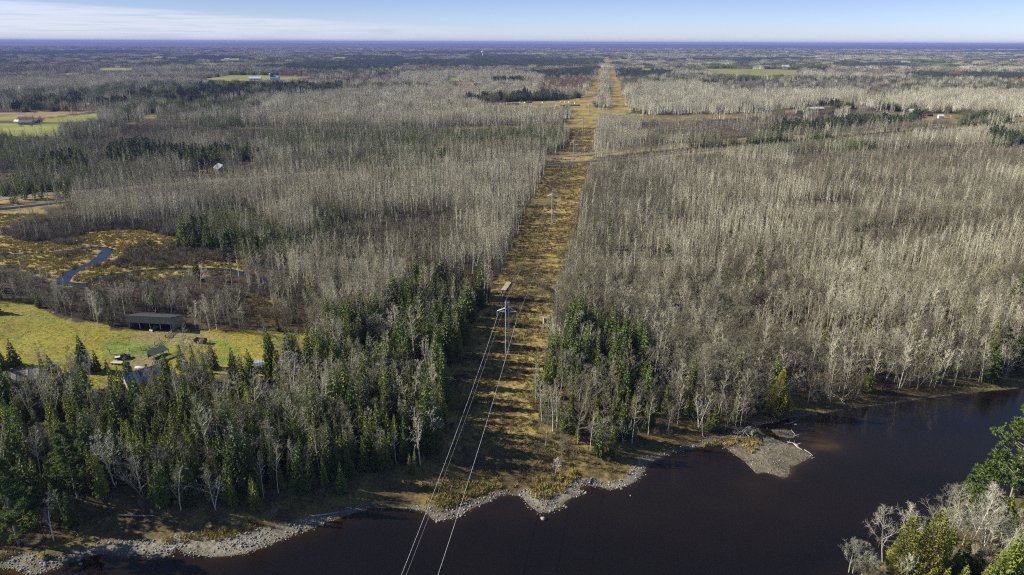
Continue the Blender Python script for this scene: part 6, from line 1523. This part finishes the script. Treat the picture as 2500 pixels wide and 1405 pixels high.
reed_ok = ((mar & (r_ < .5 * sstep(nn1, .25, .45) + .05))) & (ck_ > 1.0) | (inpoly(px, py, [(1000, 1235), (1150, 1180), (1240, 1185), (1420, 1150), (1420, 1190), (1330, 1225), (1230, 1200), (1080, 1255)]) & (d > 3) & (r_ < .8)) \
    | (inpoly(px, py, [(1815, 1078), (1850, 1066), (1855, 1095), (1830, 1108), (1818, 1095)]) & (r_ < .9)) | (inpoly(px, py, [(1690, 1088), (1800, 1060), (1822, 1082), (1760, 1092)]) & (d > .6) & (r_ < .7)) \
    | (inpoly(px, py, [(370, 1325), (540, 1285), (640, 1290), (560, 1315)]) & (r_ < .7)) | (inpoly(px, py, [(-20, 1350), (40, 1340), (36, 1365), (-20, 1378)]) & (r_ < .7))
tf = [gen_tuft(i).mesh('grass_tuft', [M['dry_grass']]) for i in range(4)]
i = np.where(g_ok)[0]; print('grass', len(i))
X5, Y5, Z5, d5, px5, py5 = pts(470, 1000, 2.6)
c5 = np.where((inpoly(px5, py5, CORRIDOR) | anyin(px5, py5, BARE)) & (rng.random(len(X5)) < .7 * sstep(fbm(X5 / 22, Y5 / 10, 3), .34, .54) + .1) & (segdist(X5, Y5, ROAD) > 6.5) & (segdist(X5, Y5, RAIL) > 4.5))[0]
gp = np.concatenate([np.stack([X[i], Y[i], Z[i] - .03], -1), np.stack([X5[c5], Y5[c5], Z5[c5] - .05], -1)]); gs_ = np.concatenate([rng.uniform(.6, 1.25, len(i)), rng.uniform(1.1, 2.0, len(c5))])
mass('dry_grass', gp, rng.random(len(gp)) * 6.28, gs_, rng.integers(0, 4, len(gp)), tf, 'knee-high golden grass over the cut strip and the banks')
tf = [gen_tuft(20 + i, .9, 1.15, 40, .38, .1).mesh('reed_tuft', [M['reed']]) for i in range(4)]
i = np.where(reed_ok)[0]; print('reed', len(i))
mass('marsh_reeds', np.stack([X[i], Y[i], Z[i] - .03], -1), rng.random(len(i)) * 6.28, rng.uniform(.7, 1.25, len(i)), rng.integers(0, 4, len(i)), tf, 'golden sedge and reeds along creek and river')
# low brown weeds of the strip and the wood floor
wood_c = kindmap(X, Y, px, py, r_)
w_ok = ((cor & (r_ > .95) & (nn1 < .5)) | (bank & (r_ > np.where(X < -20, .84, .93))) | ((wood_c > 0) & (d > 8) & (r_ > .925) & ~inpoly(px, py, NEARBANK))) & (ck_ > .5) & ~track & ~spit_d & ~inpoly(px, py, FIELD) & (d > 6)
i = np.where(w_ok)[0]; print('weeds', len(i))
sh = [gen_shrub(500 + i, 1.3, 1.0, 22, 3, .05).mesh('weed_clump', [M['weed']]) for i in range(3)] + [gen_shrub(510 + i, 2.4, 1.5, 26, 4).mesh('brush_clump', [M['alder_twig']]) for i in range(3)]
mass('undergrowth', np.stack([X[i], Y[i], Z[i] - .05], -1), rng.random(len(i)) * 6.28, rng.uniform(.7, 1.3, len(i)), np.where(rng.random(len(i)) < np.where(cor[i] | bank[i], .8, .35), rng.integers(0, 3, len(i)), rng.integers(3, 6, len(i))), sh, 'low brown brush and weeds under and between the trees')
# alder thickets
X2, Y2, Z2, d2, px2, py2 = pts(180, 1000, 2.3)
br = anyin(px2, py2, BRUSH) | (inpoly(px2, py2, MARSH) & (fbm(X2 / 11, Y2 / 11, 3) > .67)) | (inpoly(px2, py2, BEHIND_BARN) & (rng.random(len(X2)) < .3)) | (anyin(px2, py2, [HARD_R]) & (rng.random(len(X2)) < .14)) \
    | (inpoly(px2, py2, [(1240, 690), (1340, 680), (1352, 720), (1330, 745), (1260, 740)]) & (rng.random(len(X2)) < .25))
km2 = kindmap(X2, Y2, px2, py2, 0)
ckk = np.full(X2.shape, 99.); mk = (Y2 > 180) & (Y2 < 560); ckk[mk] = creek_dist(X2[mk], Y2[mk])
br &= (ckk > 2.5) & (segdist(X2, Y2, ROAD) > 12) & (segdist(X2, Y2, RAIL) > 10) & ~inpoly(px2, py2, FIELD) & (rng.random(len(X2)) < .85)
for (kx, ky, kr) in KEEP_OUT: br &= (X2 - kx) ** 2 + (Y2 - ky) ** 2 > kr * kr
i = np.where(br)[0]; print('alder', len(i))
al = [gen_shrub(530 + i, 3.2, 2.0, 34, 6, .05).mesh('alder_bush', [M['alder_twig']]) for i in range(4)]
mass('alder_thicket', np.stack([X2[i], Y2[i], Z2[i] - .05], -1), rng.random(len(i)) * 6.28, rng.uniform(.7, 1.3, len(i)), rng.integers(0, 4, len(i)), al, 'dark brown leafless alder thickets round marsh and woods')
# meadow: short tufts that break the mown surface
i = np.where(inpoly(px, py, FIELD) & (r_ < .33) & (d > 30))[0]
for (kx, ky, kr) in KEEP_OUT: i = i[(X[i] - kx) ** 2 + (Y[i] - ky) ** 2 > (kr * .7) ** 2]
mg = mat('meadow_grass', (.23, .20, .036), .85, .2, (.27, .22, .055), obj_noise=(14, (.14, .17, .03)))
tf = [gen_tuft(40 + i, .8, .3, 22, .8, .1).mesh('meadow_tuft', [mg]) for i in range(3)]
mass('meadow_grass', np.stack([X[i], Y[i], Z[i] - .02], -1), rng.random(len(i)) * 6.28, rng.uniform(.6, 1.3, len(i)), rng.integers(0, 3, len(i)), tf, 'short yellow-green grass of the farm meadow')
# stones of the beach
XS, YS = [], []
for (x0, x1, y0, y1, st) in ((-190, 75, 120, 190, .62), (75, 145, 150, 215, .8)):
    a, b_ = np.meshgrid(np.arange(float(x0), x1, st), np.arange(float(y0), y1, st)); XS.append(a.ravel()); YS.append(b_.ravel())
XS = np.concatenate(XS); YS = np.concatenate(YS); XS += (rng.random(len(XS)) - .5) * .6; YS += (rng.random(len(XS)) - .5) * .6
ds = river_dist(XS, YS); bx, by = proj(XS, YS, 0 * XS + WZ)
wmx = np.interp(bx, BWX, BWW) * (.75 + .5 * fbm(XS / 22, YS / 22, 4)); wmx = np.where(inpoly(bx, by, [(1700, 1080), (1800, 1040), (1990, 1025), (2020, 1120), (1930, 1200), (1780, 1170)]), 20, wmx)
pr = np.where(XS < 60, .8 * sstep(fbm(XS / 5, YS / 5, 3), .3, .5) + .08, .5)
ok = (ds > -1.0 + rng.random(len(XS)) * .9) & (ds < wmx) & (rng.random(len(XS)) < pr) & ~inpoly(bx, by, NEARBANK) & (bx > -60) & (bx < 2520)
i = np.where(ok)[0]; print('stones', len(i))
st = [gen_stone(600 + k).mesh('beach_stone', [M['stone']]) for k in range(6)]
sz = np.where(XS[i] < 60, rng.gamma(3, .05, len(i)) + .07, rng.gamma(3, .035, len(i)) + .05)
mass('beach_gravel', np.stack([XS[i], YS[i], height(XS[i], YS[i], ds[i]) + sz * .15], -1), rng.random(len(i)) * 6.28, np.minimum(sz, .6), rng.integers(0, 6, len(i)), st, 'grey cobbles and gravel along the far water edge')
